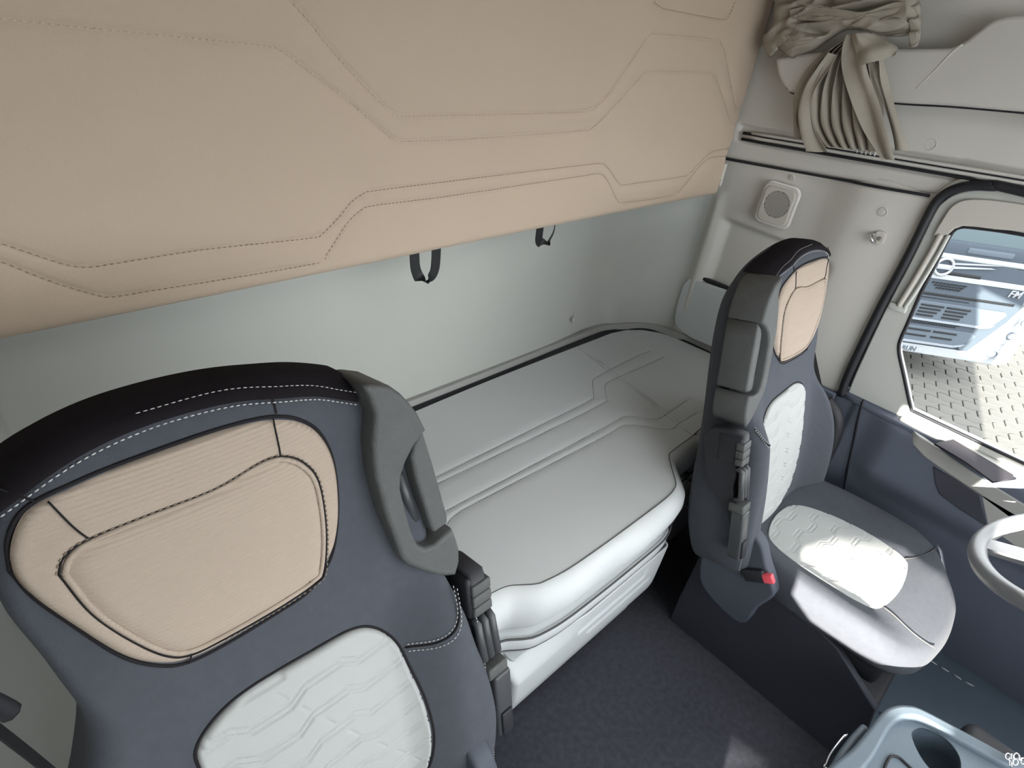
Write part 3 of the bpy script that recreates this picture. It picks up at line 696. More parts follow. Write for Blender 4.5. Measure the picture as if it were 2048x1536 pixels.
    hole = [(-.262, .690), (-.300, .700), (-.33, .68), (-.345, .60), (-.34, .52), (-.318, .518), (-.272, .513), (-.252, .518), (-.243, .54), (-.236, .59), (-.232, .625), (-.238, .65)]
    def onplane(P): return [(p[0], p[1]) for p in resample(cr(P, 5, True), .006, True)]
    Xd = Vector((sgn, 0, 0)); Yd = Vector((0, st_, ct)); Zd = Vector((0, -ct, st_))
    hs = [tuple(p) for p in onplane(hous)]
    # polygon clip: keep the pocket open on the outer side by cutting a notch in the outline
    hous_c = [(-.200, .788), (-.215, .785), (-.238, .775), (-.252, .760), (-.262, .745), (-.273, .725), (-.281, .702), (-.2835, .695), (-.262, .680), (-.246, .662), (-.236, .644), (-.232, .625), (-.235, .590), (-.240, .550), (-.247, .523), (-.258, .512), (-.275, .509), (-.309, .518), (-.314, .500), (-.318, .475), (-.316, .452), (-.306, .432), (-.29, .440), (-.272, .453), (-.246, .478), (-.226, .500), (-.218, .515), (-.214, .535), (-.203, .60), (-.197, .66), (-.200, .705), (-.210, .745), (-.206, .77)]
    me = plate_mesh('grip_housing', hous_c, [], .045, .007)
    Zq = Xd.cross(Yd)
    O = B(0, 0, -.026)
    me.transform(Matrix(((Xd[0], Yd[0], Zq[0], O[0]), (Xd[1], Yd[1], Zq[1], O[1]), (Xd[2], Yd[2], Zq[2], O[2]), (0, 0, 0, 1))))
    if sgn < 0: me.flip_normals() if False else None
    gh = link('grip_housing', me, 'hplast', t_, smooth=False)
    me = plate_mesh('pocket_floor', [(-.225, .50), (-.295, .50), (-.270, .70), (-.225, .68)], [], .012, .0)
    O = B(0, 0, -.055); me.transform(Matrix(((Xd[0], Yd[0], Zq[0], O[0]), (Xd[1], Yd[1], Zq[1], O[1]), (Xd[2], Yd[2], Zq[2], O[2]), (0, 0, 0, 1))))
    link('pocket_floor', me, 'rubber', gh, smooth=False)
    han = [(-.283, .692), (-.266, .676), (-.259, .660), (-.262, .62), (-.272, .560), (-.278, .527), (-.283, .521), (-.307, .525), (-.309, .535), (-.299, .60), (-.291, .65)]
    me = plate_mesh('grip_handle', han, [], .040, .006)
    O = B(0, 0, -.030); me.transform(Matrix(((Xd[0], Yd[0], Zq[0], O[0]), (Xd[1], Yd[1], Zq[1], O[1]), (Xd[2], Yd[2], Zq[2], O[2]), (0, 0, 0, 1))))
    link('grip_handle', me, 'hplast', t_, smooth=False)
    sl_ = [B(-.247, .63, -.012), B(-.256, .585, -.012), B(-.264, .545, -.012)]
    tube('inner_lever', sl_, .008, 'hplast2', gh, seg=8)
    # black cap at the top of the housing
    bm = bmesh.new()
    # side control module: dark body, buttons, ribs, recline lever
    def SP(v, w_, u=-.335): return B(u, v, w_)
    def sbox(nm, v0, v1, w0, w1, u0, u1, m, par, bev=.004):
        bm = bmesh.new(); vs = box_bm(bm, (0, 0, 0), (abs(u1-u0), abs(w1-w0), abs(v1-v0)), bev)
        c_ = B((u0+u1)/2, (v0+v1)/2, (w0+w1)/2); bmesh.ops.rotate(bm, cent=(0, 0, 0), matrix=Matrix.Rotation(-TT, 3, 'X'), verts=bm.verts); bmesh.ops.translate(bm, vec=c_, verts=bm.verts)
        return link(nm, bm_mesh(nm, bm), m, par)
    body = [(a_, b_-.02) for a_, b_ in [(.052, .452), (.060, .415), (.048, .36), (.040, .30), (.052, .24), (.075, .16), (.070, .13), (.050, .15), (.030, .22), (.0, .255), (-.03, .29), (-.045, .36), (-.055, .42), (-.035, .445), (.0, .455)]]
    me = plate_mesh('side_control', [(q_[0]-.02, q_[1]) for q_ in body], [], .016, .005)
    # plate x -> -w (forward), y -> v, z -> u
    Xw = Zd; Yw = Yd; Zw = Xw.cross(Yw); O = B(-.334, 0, 0)
    me.transform(Matrix(((Xw[0], Yw[0], Zw[0], O[0]), (Xw[1], Yw[1], Zw[1], O[1]), (Xw[2], Yw[2], Zw[2], O[2]), (0, 0, 0, 1))))
    sc_ = link('side_control', me, 'black', t_, smooth=False)
    sbox('clip_body', .345, .425, -.030, .034, -.312, -.352, 'black', sc_, .006)
    for i, (va, vb) in enumerate(((.392, .412), (.370, .390), (.350, .368))):
        sbox('button', va, vb, .020, .041, -.318, -.356, 'hplast', sc_, .003)
    for i in range(3):
        P = [B(-.322-i*.0145, .342, .026+i*.001), B(-.322-i*.0145, .334, .040), B(-.325-i*.0145, .262, .046), B(-.325-i*.0145, .252, .032)]
        tube('rib', P, .0072, 'hplast2', sc_, seg=8)
    sbox('lever_end', .222, .246, .020, .060, -.322, -.364, 'hplast', sc_, .004)
    sbox('recline_lever', .085, .225, .030, .064, -.330, -.366, 'hplast2', sc_, .005)
    sbox('lever_grip', .090, .140, .062, .069, -.336, -.360, 'black', sc_, .002)
    dashes('side_piping', [B(-.322, v_, float(w_)) for v_, w_ in zip(np.linspace(.42, .02, 20), .028+.028*np.sin(np.linspace(0, 2.2, 20)))], 'stitch', t_, .004, .003, .0008)
    # --- seat cushion
    co_ = [(-.20, .03), (-.245, -.05), (-.262, -.17), (-.258, -.30), (-.235, -.40), (-.16, -.475), (-.06, -.502), (.06, -.502), (.15, -.482), (.225, -.42), (.265, -.33), (.272, -.2), (.255, -.06), (.20, .03)]
    Pc = [np.array(p) for p in resample(cr(co_, 6, True), .014, True)]; cc = np.array((0, -.22)); N = len(Pc)
    def cz(x, y):
        x = np.asarray(x, float); y = np.asarray(y, float)
        bol = .030*sstep(.13, .23, np.abs(x))*sstep(-.50, -.30, y); fr_ = -.030*sstep(-.36, -.50, y)
        return .452+bol+fr_+.006*np.cos(x*9)
    V = []; F = []; rows_ = []
    for (sc1, zz) in ((.86, -.115), (.95, -.105), (.985, -.085), (1.0, -.055), (1.0, -.035), (.985, -.018), (.955, -.005), (.91, 0), (.8, 0), (.7, 0), (.6, 0), (.5, 0), (.4, 0), (.3, 0), (.2, 0), (.1, 0), (.004, 0)):
        for p in Pc:
            q_ = cc+(p-cc)*sc1; zc = cz(*q_) if zz > -.03 else cz(*(cc+(p-cc)*.91)); V.append((sgn*q_[0], q_[1], float(zc)+zz))
        rows_.append(1)
    for k_ in range(len(rows_)-1):
        for i in range(N):
            j = (i+1) % N; f = (k_*N+i, k_*N+j, (k_+1)*N+j, (k_+1)*N+i); F.append(f if sgn > 0 else f[::-1])
    link('seat_cushion', mesh('seat_cushion', V, F), 'dark', t_)
    ins = [(-.02, -.012), (-.10, -.022), (-.150, -.052), (-.178, -.12), (-.178, -.22), (-.165, -.30), (-.13, -.345), (-.03, -.362), (.08, -.352), (.122, -.33), (.135, -.27), (.130, -.19), (.105, -.10), (.06, -.03)]
    Pi = [np.array(p) for p in resample(cr(ins, 6, True), .005, True)]; ci = np.array((-.02, -.18)); Ni = len(Pi); V = []; F = []
    def iz(x, y):
        aa = np.mod(y*1.0-.018*trap(x*1.3), .062); gr_ = np.exp(-((aa-.012)/.0018)**2)+np.exp(-((aa-.022)/.0018)**2)*.9
        r = np.hypot((x+.02)/.16, (y+.18)/.18); return cz(x, y)+.010-.007*np.minimum(r, 1.1)**2-.0020*gr_
    NI = 70
    for p in Pi: V.append((sgn*p[0], p[1], float(cz(*p))-.006))
    for i_ in range(NI+1):
        f_ = 1-i_/NI*.995; qs = np.array([ci+(p-ci)*f_ for p in Pi]); zs = iz(qs[:, 0], qs[:, 1])
        for q_, z_ in zip(qs, zs): V.append((sgn*q_[0], q_[1], float(z_)))
    for k_ in range(NI+1):
        for i in range(Ni):
            j = (i+1) % Ni; f = (k_*Ni+i, k_*Ni+j, (k_+1)*Ni+j, (k_+1)*Ni+i); F.append(f if sgn > 0 else f[::-1])
    link('cushion_insert', mesh('cushion_insert', V, F), 'quilt', t_)
    for P in ([(.118, -.335), (.18, -.37), (.235, -.385)], [(-.12, -.35), (-.125, -.42), (-.11, -.485)]):
        PP = [(sgn*p[0], p[1], float(cz(*p))+.002) for p in resample(cr(P, 5), .008)]
        tube('cushion_seam', PP, .0018, 'seam_g', t_, seg=5)
    # --- base, side shield, buckle
    bz = -lift
    bm = bmesh.new(); box_bm(bm, (0, -.20, .315), (.40, .46, .09), .02); box_bm(bm, (0, -.20, .20), (.34, .40, .16), .02); link('suspension_frame', bm_mesh('suspension_frame', bm), 'black', t_)
    bm = bmesh.new()
    prof_ = [(.10, 0), (.10, .10), (.09, .36), (.03, .42), (-.10, .40), (-.32, .34), (-.46, .24), (-.50, .0)]
    me = plate_mesh('side_skirt', [(p[0], p[1]+bz) for p in prof_], [], .012, .004)
    for s_ in (-1, 1):
        m2 = me.copy(); m2.transform(Matrix(((0, 0, 1, s_*.215), (1, 0, 0, 0), (0, 1, 0, 0), (0, 0, 0, 1))))
        link('side_skirt', m2, 'skirt', t_, smooth=False)
    bm = bmesh.new(); box_bm(bm, (0, -.20, .05+bz*.5), (.40, .56, .10-bz), .015); link('floor_plinth', bm_mesh('floor_plinth', bm), 'black', t_)
    sh = [(.07, .02), (.075, .09), (.055, .145), (.0, .165), (-.055, .150), (-.09, .10), (-.125, .055), (-.14, .02), (-.12, -.05), (-.10, -.14), (.02, -.12), (.06, -.06)]
    me = plate_mesh('hinge_cover', [(q_[0], q_[1]+.40) for q_ in cr(sh, 4, True)], [], .020, .008)
    me.transform(Matrix(((0, 0, 1, -sgn*.275), (1, 0, 0, 0), (0, 1, 0, 0), (0, 0, 0, 1)))); link('hinge_cover', me, 'hinge', t_, smooth=False)
    bk = Matrix.Translation((-sgn*.298, -.082, .455)) @ Matrix.Rotation(math.radians(52), 4, 'X')
    def bbox(nm, c_, s_, m_, par, bev):
        bm = bmesh.new(); box_bm(bm, c_, s_, bev); bmesh.ops.transform(bm, matrix=bk, verts=bm.verts); return link(nm, bm_mesh(nm, bm), m_, par)
    kb = bbox('buckle', (0, 0, -.005), (.022, .036, .06), 'black', t_, .005)
    bbox('release_button', (-sgn*.003, -.004, .026), (.015, .026, .044), 'red', kb, .004)
    return t_
seat('driver_seat', 'black and beige driver seat below the side window, sunlit cushion', 1.60, .2925, 0.0, 1, 0, True)
seat('passenger_seat', 'large black and beige passenger seat back in the foreground', .118, .355, .05, -1, 0, False)

# ================================================================== BELTS
t_ = thing('driver_seat_belt', 'black seat belt running down between driver seat and side wall', 'seat belt', (1.9, .42, .45))
pb = [(1.860,0.492,1.011),(1.860,0.469,0.885),(1.860,0.431,0.813),(1.860,0.377,0.730),(1.860,0.325,0.644),(1.860,0.285,0.568),(1.860,0.264,0.454)]
pb = [(p[0]+.03, p[1]+.03, p[2]) for p in pb]
o = ribbon('webbing', cr(pb, 5), Vector((.3, -1, 0)), .045, .002, 'strap', t_); o.matrix_parent_inverse = Matrix.Translation((-1.9, -.42, -.45))
q = [(1.840,0.258,0.443)][0]
bm = bmesh.new(); box_bm(bm, (q[0], q[1], q[2]), (.05, .06, .022), .004); box_bm(bm, (q[0], q[1]-.01, q[2]-.03), (.008, .010, .05), .002); box_bm(bm, (q[0], q[1]+.012, q[2]-.03), (.008, .010, .05), .002); o = link('tongue', bm_mesh('tongue', bm), 'hplast2', t_); o.matrix_parent_inverse = Matrix.Translation((-1.9, -.42, -.45))
gh = [(1.930,0.371,0.687),(1.930,0.330,0.661),(1.930,0.308,0.624),(1.930,0.297,0.558),(1.930,0.295,0.462)]
o = tube('grab_guide', cr(gh, 5), .024, 'black', t_, seg=10); o.matrix_parent_inverse = Matrix.Translation((-1.9, -.42, -.45))
t_ = thing('passenger_seat_belt', 'black seat belt anchor at lower left beside the passenger seat', 'seat belt', (-.14, .44, .6))
pa = [(-0.093,0.460,1.125),(-0.083,0.460,1.092),(-0.079,0.460,1.078)]
o = tube('anchor', cr(pa, 4), [.009]*9, 'rubber', t_); o.matrix_parent_inverse = Matrix.Translation((.14, -.44, -.6))
pa = [(-0.098,0.470,1.081),(-0.092,0.470,1.040),(-0.085,0.470,0.994),(-0.073,0.470,0.909)]
o = ribbon('webbing', cr(pa, 4), Vector((.3, 1, .2)), .012, .002, 'strap', t_); o.matrix_parent_inverse = Matrix.Translation((.14, -.44, -.6))

# ================================================================== DOOR (driver side) in plane x = 2
door = D.objects.new('door_1', None); COL.objects.link(door); door['kind'] = 'structure'
win = [(0.153,0.746),(0.183,0.789),(0.219,0.842),(0.251,0.888),(0.265,0.913),(0.272,0.939),(0.276,0.996),(0.283,1.086),(0.285,1.177),(0.287,1.249),(0.284,1.276),(0.269,1.289),(0.242,1.295),(0.189,1.304),(0.138,1.310)]
win = [tuple(p) for p in cr(win, 4)]
wtop = win[-1][1]; wsill = win[0][1]
wl = win+[(-.3, wtop-.002), (-.55, wtop-.03), (-.68, .80), (-.68, wsill-.01)]
se_in = [p for p in [(0.331,0.694),(0.337,0.759),(0.341,0.842),(0.346,1.007),(0.344,1.160),(0.346,1.301),(0.338,1.339),(0.320,1.363),(0.290,1.381),(0.244,1.394),(0.182,1.397)]]
se_in = [tuple(p) for p in cr(se_in, 4)]
outer = se_in+[(-.4, se_in[-1][1]), (-.80, 1.28), (-1.0, .9), (-1.0, .70), (.335, .70)]
plate('door_frame', [(-p[0], p[1]) for p in outer], [[(-p[0], p[1]) for p in wl]], .018, (0, -1, 0), (0, 0, 1), (2.022, 0, 0), 'doorgrey', door, bev=.004)
tube('door_seal', [(1.985, p[0], p[1]) for p in resample(cr(seal+[(-.5, seal[-1][1]-.005), (-.85, 1.28)], 5), .01)], .0125, 'rubber', door, seg=10)
tube('seal_lip', [(2.0, p[0]+.0, p[1]) for p in resample(cr([(p[0]+.016, p[1]+.002) if p[1] < 1.30 else (p[0]+.004, p[1]+.016) for p in seal]+[(-.5, seal[-1][1]+.01)], 5), .01)], .007, 'side', door, seg=8)
tube('window_seal', [(2.006, p[0], p[1]) for p in resample(wl, .01, True)], .0055, 'rubber', door, closed=True, seg=8)
o = link('window_1', grid_mesh('window_1', 2, 2, lambda s, t_: (2.03+0*s, .30-1.15*s, .70+.62*t_)), 'glass', smooth=False, kind='structure')
# blind header and guide
hd_ = [(0.322,1.249),(0.320,1.292),(0.314,1.333),(0.290,1.357),(0.238,1.371),(0.173,1.379),(0.140,1.315),(0.199,1.302),(0.242,1.295),(0.269,1.289),(0.284,1.276),(0.291,1.257)]
hd_ = [tuple(p) for p in cr(hd_[:6], 4)]+[(-.45, hd_[5][1])]+[(-.45, hd_[6][1]+.004)]+[(p[0], p[1]+.004) for p in hd_[6:]]
t_rb = thing('window_blind', 'warm grey roller blind housing above and beside the driver window', 'blind', (2.0, .2, 1.3))
RB = Matrix.Translation((-2.0, -.2, -1.3))
o = plate('housing', [(-p[0], p[1]) for p in hd_], [], .008, (0, -1, 0), (0, 0, 1), (2.0, 0, 0), 'wall_warm', t_rb, bev=.003); o.matrix_parent_inverse = RB
ga = [(1.995,0.306,1.258),(1.995,0.307,1.204),(1.995,0.310,1.133),(1.995,0.314,1.074),(1.995,0.317,1.034)]
o = tube('guide_rod', cr(ga, 4), .008, 'wall_warm', t_rb); o.matrix_parent_inverse = RB
ga = [(1.995,0.289,1.261),(1.995,0.289,1.201),(1.995,0.292,1.124),(1.995,0.297,1.066),(1.995,0.301,1.033)]
o = tube('guide_rod', cr(ga, 4), .005, 'doorgrey', t_rb); o.matrix_parent_inverse = RB
q = [(1.998,0.318,1.028)][0]
bm = bmesh.new(); box_bm(bm, (q[0], q[1], q[2]), (.014, .050, .020), .004, Matrix.Rotation(0.12, 3, 'X') if False else None); o = link('end_clip', bm_mesh('end_clip', bm), 'doorgrey', t_rb); o.matrix_parent_inverse = RB
# lower door trim, dark
belt = [(0.335,0.709),(0.305,0.718),(0.282,0.724),(0.258,0.730),(0.226,0.726),(0.182,0.713)]
dz0 = .712
low = [(.375, .705), (.34, .712), (.30, .708), (.285, .716), (.24, .716), (-1.0, .700), (-1.0, .05), (.30, .05), (.345, .3)]
def doorlow(s, t_):
    y = .36-1.36*s; z = -.005+.717*t_
    x = 1.990-.030*sstep(.10, .04, np.abs(z-.60)*.6)*sstep(.25, .15, y)
    x = x-.014*sstep(.305, .285, y)+.02*sstep(.5, .25, z)
    x = x+.018*sstep(.695, .712, z)
    return x, y, z
o = link('door_panel', grid_mesh('door_panel', 160, 90, doorlow, flip=True), 'navy', door); solidify(o, .015, 1)
# top of the door: ledge shelf between panel and glass
lg = [(.36, 2.045), (.36, 1.985), (.29, 1.975), (.25, 1.968), (.17, 1.960), (-1.0, 1.955), (-1.0, 2.045)]
plate('door_ledge', [(p[1], p[0]) for p in lg], [], .008, (1, 0, 0), (0, 1, 0), (0, 0, .706), 'navy', door, bev=.005)
# sill strip (light) lit by the sun
plate('sill_strip', [(2.03, .17), (1.972, .165), (1.965, .10), (1.960, -1.0), (2.03, -1.0)], [], .004, (1, 0, 0), (0, 1, 0), (0, 0, .7165), 'strip', door, bev=.002)
# armrest bar: pale strip hanging on the panel
ar = [(1.945,0.123,0.701),(1.945,0.107,0.678),(1.945,0.056,0.654),(1.945,-0.020,0.639),(1.945,-0.105,0.625),(1.945,-0.228,0.596)]
ar2 = [(1.945,0.124,0.711),(1.945,0.080,0.706),(1.945,0.004,0.690),(1.945,-0.081,0.675),(1.945,-0.195,0.661)]
A0 = resample(cr(ar, 5), .01); A1 = resample(cr(ar2, 5), .01); na = min(len(A0), len(A1))
A0 = resample(cr(ar, 5), 9)[:0] or [np.array(p) for p in cr(ar, 8)]; A1 = [np.array(p) for p in cr(ar2, 10)][:len(A0)]
y0_, y1_ = ar[0][1], ar[-1][1]
def armf(s, t_):
    y = .135-1.0*s
    zl = np.interp(-y, [-p[1] for p in ar], [p[2] for p in ar]); zh = np.interp(-y, [-p[1] for p in ar2], [p[2] for p in ar2])
    sl_ = -.30; last = ar[-1][1]
    zl = np.where(y < last, ar[-1][2]+(y-last)*.04, zl); zh = np.where(y < ar2[-1][1], ar2[-1][2]+(y-ar2[-1][1])*.03, zh)
    k = t_*4; z = np.where(k < 1, zl, np.where(k < 3, zl+(zh-zl)*(k-1)/2, zh)); x = 1.945+np.where(k < 1, .03*(1-k), 0)+np.where(k > 3, .03*(k-3), 0)
    endc = sstep(.135, .10, y); x = x+.03*(1-endc)
    return x, y, z
o = link('armrest_strip', grid_mesh('armrest_strip', 80, 17, armf, flip=True), 'strip', door)
# pull pocket: dark recessed trough under the strip and the pale front block
pk = [(0.027,0.640),(-0.002,0.590),(-0.024,0.567),(-0.085,0.553),(-0.162,0.544),(-0.104,0.628)]
plate('pull_pocket', [(-p[0], p[1]) for p in pk], [], .010, (0, -1, 0), (0, 0, 1), (1.952, 0, 0), 'skirt', door, bev=.004)
fb = [(-0.104,0.631),(-0.214,0.621),(-0.242,0.566),(-0.163,0.544)]
fb = fb[:2]+[(-.5, fb[1][1]-.02), (-.5, .52), (fb[3][0]-.12, .52)]+fb[3:]
plate('front_block', [(-p[0], p[1]) for p in fb], [], .012, (0, -1, 0), (0, 0, 1), (1.957, 0, 0), 'strip', door, bev=.004)
rc = [(1.943,-0.190,0.575)][0]
tube('lock_ring', [(1.943, rc[1]+.012*math.cos(a), rc[2]+.012*math.sin(a)) for a in np.linspace(0, 6.2, 20)], .0018, 'rubber', door, seg=6)
tube('edge_line', [(1.972,0.279,0.725),(1.972,0.265,0.654),(1.972,0.243,0.565),(1.972,0.226,0.490),(1.972,0.200,0.384)], .003, 'rubber', door, seg=6)
# thin dark plate standing in for the shade on the ledge
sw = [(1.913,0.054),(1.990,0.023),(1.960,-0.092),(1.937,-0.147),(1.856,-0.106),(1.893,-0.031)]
plate('ledge_shade_plate', sw, [], .003, (1, 0, 0), (0, 1, 0), (0, 0, .7225), 'shade_plate', door, bev=.001)
# pillar trim below the belt line, between door and bunk
plate('trim_3', [(-.60, .0), (-.60, .69), (-.42, .70), (-.358, .70), (-.352, .0)], [], .012, (0, -1, 0), (0, 0, 1), (1.985, 0, 0), 'navy', bev=.004, kind='structure')

# ================================================================== OVERHEAD LOCKER + RAIL
fa_top = [(0.895,1.603),(0.830,1.624),(0.699,1.651),(0.591,1.667),(0.490,1.680),(0.460,1.688),(0.441,1.705),(0.425,1.727),(0.409,1.747),(0.384,1.759),(0.355,1.764)]
fa_bot = [(0.879,1.576),(0.860,1.553),(0.832,1.533),(0.791,1.527),(0.538,1.549),(0.413,1.564),(0.261,1.578)]
ft = [tuple(p) for p in cr(fa_top, 4)]; fb_ = [tuple(p) for p in cr(fa_bot, 4)]
tn = .35; outl_f = ft+[(ft[-1][0]-.35, ft[-1][1]+.005), (fb_[-1][0]-.35, fb_[-1][1]-.005)]+fb_[::-1]
t_ = thing('side_locker', 'long grey overhead shelf with raised rounded front along the side wall', 'shelf', (1.95, .3, 1.6))
o = plate('fascia', [(-p[0], p[1]) for p in outl_f], [], .014, (0, -1, 0), (0, 0, 1), (1.934, 0, 0), 'side', t_, bev=.010); o.matrix_parent_inverse = Matrix.Translation((-1.95, -.3, -1.6))
bm = bmesh.new(); box_bm(bm, (1.975, .10, fb_[-1][1]+.02), (.06, .85, .02), .004); o = link('tray', bm_mesh('tray', bm), 'side', t_); o.matrix_parent_inverse = Matrix.Translation((-1.95, -.3, -1.6))
t_ = thing('curtain_rail', 'twin grey curtain rail along the side wall above the door', 'rail', (1.99, .5, 1.4))
for dz_ in (.006, -.007):
    ra = [(1.992, y, float(np.interp(y, [.2, .932], [1.432, 1.383]))+dz_) for y in np.linspace(.925 if dz_ > 0 else .955, .20, 12)]+[(1.992, y, 1.432+(.2-y)*.06+dz_) for y in (0, -.3, -.7)]
    o = tube('track', ra, .0048, 'side', t_, seg=8); o.matrix_parent_inverse = Matrix.Translation((-1.99, -.5, -1.4))
o = tube('slot', [(1.996, p[1], p[2]) for p in [(0, q_[1], q_[2]+.006) for q_ in ra]], .0062, 'rubber', t_, seg=6); o.matrix_parent_inverse = Matrix.Translation((-1.99, -.5, -1.4))

o = tube('slot', [(1.995, q_[1], q_[2]-.011) for q_ in ra], .0045, 'rubber', t_, seg=6); o.matrix_parent_inverse = Matrix.Translation((-1.99, -.5, -1.4))
for (a_, b_) in (((1908, 98), (1830, 178)),):
    cr_ = [(1.920,0.445,1.695),(1.920,0.461,1.672),(1.920,0.479,1.632),(1.920,0.501,1.588)]
    o = tube('crease', cr(cr_, 4), [.0008+.0022*(1-i/12) for i in range(13)], 'side', D.objects['side_locker'], seg=8); o.matrix_parent_inverse = Matrix.Translation((-1.95, -.3, -1.6))
o = tube('shadow_line_tube', [(1.946, p[0], p[1]-.001) for p in fb_]+[(1.946, -.2, fb_[-1][1])], .004, 'rubber', D.objects['side_locker'], seg=6); o.matrix_parent_inverse = Matrix.Translation((-1.95, -.3, -1.6))  # black tube paints the shadow line under the fascia
# ================================================================== CURTAIN
t_cu = thing('curtain', 'bunched olive grey curtain tied up and hanging from the rail', 'curtain', (1.92, .6, 1.45))
CU = Matrix.Translation((-1.92, -.6, -1.45))
def cu(o): o.matrix_parent_inverse = CU; solidify(o, .0016, 0); return o
def strip(nm, Lp, Rp, x0, amp, npl, seed, label=None, nu=90, nv=60, xt=None, sharp=1.0):
    Lp = np.array(cr(Lp, 10)); Rp = np.array(cr(Rp, 10)); ph = seed*1.7
    def f(s, t_):
        kl = t_*(len(Lp)-1); kr = t_*(len(Rp)-1); ar_ = np.arange(len(Lp)); br_ = np.arange(len(Rp))
        y = (1-s)*np.interp(kl, ar_, Lp[:, 0])+s*np.interp(kr, br_, Rp[:, 0]); z = (1-s)*np.interp(kl, ar_, Lp[:, 1])+s*np.interp(kr, br_, Rp[:, 1])
        wv = np.sin(2*math.pi*npl*(s+.03*np.sin(5*t_+ph))+ph); wv = np.sign(wv)*np.abs(wv)**sharp
        y = y+.004*np.cos(2*math.pi*npl*s+ph+3*t_)
        x = x0+amp*wv+.004*np.sin(9*t_+4*s+ph)+(xt(s, t_) if xt else 0)
        return x, y, z
    o = link(nm, grid_mesh(nm, nu, nv, f, flip=True), 'curtain', t_cu); 
    if label: o['label'] = label
    return cu(o)
main_L = [(0.719,1.666),(0.749,1.638),(0.766,1.593),(0.776,1.533),(0.765,1.461),(0.722,1.422),(0.684,1.410)]
main_R = [(0.663,1.673),(0.635,1.647),(0.603,1.605),(0.566,1.550),(0.533,1.495),(0.515,1.454),(0.511,1.432)]
strip('pleats', main_L, main_R, 1.898, .014, 8, .3, nu=220, sharp=.6)
strip('fold', [(0.763,1.637),(0.789,1.589),(0.803,1.529),(0.795,1.490),(0.774,1.446),(0.754,1.411)], [(0.734,1.634),(0.754,1.582),(0.762,1.529),(0.761,1.496),(0.739,1.453),(0.719,1.416)], 1.908, .004, 1, 1)
strip('fold', [(0.735,1.639),(0.751,1.594),(0.764,1.548),(0.759,1.497),(0.733,1.448),(0.691,1.392)], [(0.713,1.636),(0.722,1.592),(0.732,1.547),(0.725,1.503),(0.692,1.450),(0.633,1.405)], 1.878, .004, 1, 2)
strip('fold', [(0.696,1.684),(0.695,1.650),(0.676,1.605),(0.625,1.540),(0.566,1.474),(0.498,1.417)], [(0.645,1.685),(0.632,1.646),(0.606,1.603),(0.561,1.551),(0.511,1.487),(0.466,1.425)], 1.872, .006, 1, 3.2)
strip('fold', [(0.639,1.663),(0.615,1.637),(0.604,1.604),(0.561,1.551),(0.511,1.487),(0.482,1.443)], [(0.615,1.666),(0.587,1.630),(0.551,1.577),(0.512,1.524),(0.477,1.482),(0.451,1.450)], 1.888, .006, 1, 4)
strip('fold', [(0.693,1.685),(0.672,1.659),(0.661,1.642),(0.635,1.617)], [(0.640,1.693),(0.607,1.683),(0.571,1.671),(0.564,1.655)], 1.862, .008, 1, 5)
# crumpled bundle at the top
def crump(nm, P, x0, dep, seed, par=None, sc_=13):
    P = [np.array(p) for p in resample(cr(P, 5, True), .01, True)]; c = sum(P)/len(P); N = len(P); V = []; F = []
    NRr = 26
    from mathutils import noise
    for i in range(NRr+1):
        f_ = 1-i/NRr*.99
        for p in P:
            q_ = c+(p-c)*f_; e = math.sqrt(max(0, 1-f_**2.5))
            n_ = noise.noise(Vector((q_[0]*sc_*.6, q_[1]*sc_*1.6, seed)))
            rid = 1-abs(noise.noise(Vector((q_[0]*sc_*.8+1.2*n_, q_[1]*sc_*2.4+q_[0]*sc_*.7, seed+4))))*2.6
            V.append((x0-dep*e*.6-dep*.75*rid*min(1, e*1.6)-dep*.5*n_*e, q_[0]+.006*n_, q_[1]+.006*rid*(1-f_*.5)))
    for k_ in range(NRr):
        for i in range(N):
            j = (i+1) % N; F.append((k_*N+i, k_*N+j, (k_+1)*N+j, (k_+1)*N+i))
    return cu(link(nm, mesh(nm, V, F), 'curtain', t_cu))
crump('bundle', [(0.947,1.769),(0.843,1.799),(0.691,1.809),(0.596,1.784),(0.565,1.755),(0.557,1.713),(0.578,1.694),(0.640,1.693),(0.718,1.693),(0.778,1.641),(0.828,1.619),(0.847,1.609),(0.892,1.626),(0.906,1.601),(0.935,1.627),(0.945,1.652),(0.928,1.679),(0.935,1.721)], 1.912, .040, 1.0)
crump('bundle', [(0.875,1.715),(0.856,1.721),(0.771,1.718),(0.682,1.711),(0.619,1.724),(0.597,1.741),(0.570,1.726),(0.587,1.706),(0.631,1.696),(0.664,1.699),(0.722,1.699),(0.819,1.700),(0.862,1.700)], 1.888, .020, 3.0)
crump('bundle', [(0.621,1.775),(0.590,1.772),(0.561,1.752),(0.534,1.682),(0.551,1.677),(0.573,1.721),(0.599,1.740)], 1.905, .02, 5.0)
strip('tie_band', [(0.866,1.722),(0.803,1.739),(0.721,1.735),(0.670,1.736),(0.620,1.759),(0.593,1.764)], [(0.869,1.700),(0.794,1.717),(0.709,1.707),(0.664,1.708),(0.607,1.731),(0.571,1.728)], 1.865, .004, .5, 7)
# hooks under the curtain
hk = [(1.985,0.597,1.413),(1.985,0.584,1.413),(1.985,0.572,1.413),(1.985,0.560,1.415),(1.985,0.549,1.415)]
for q_ in hk:
    o = tube('glider', [(q_[0], q_[1], q_[2]+.008), (q_[0]-.006, q_[1], q_[2]), (q_[0]-.004, q_[1]-.003, q_[2]-.006)], .0022, 'doorgrey', t_cu, seg=6); o.matrix_parent_inverse = CU

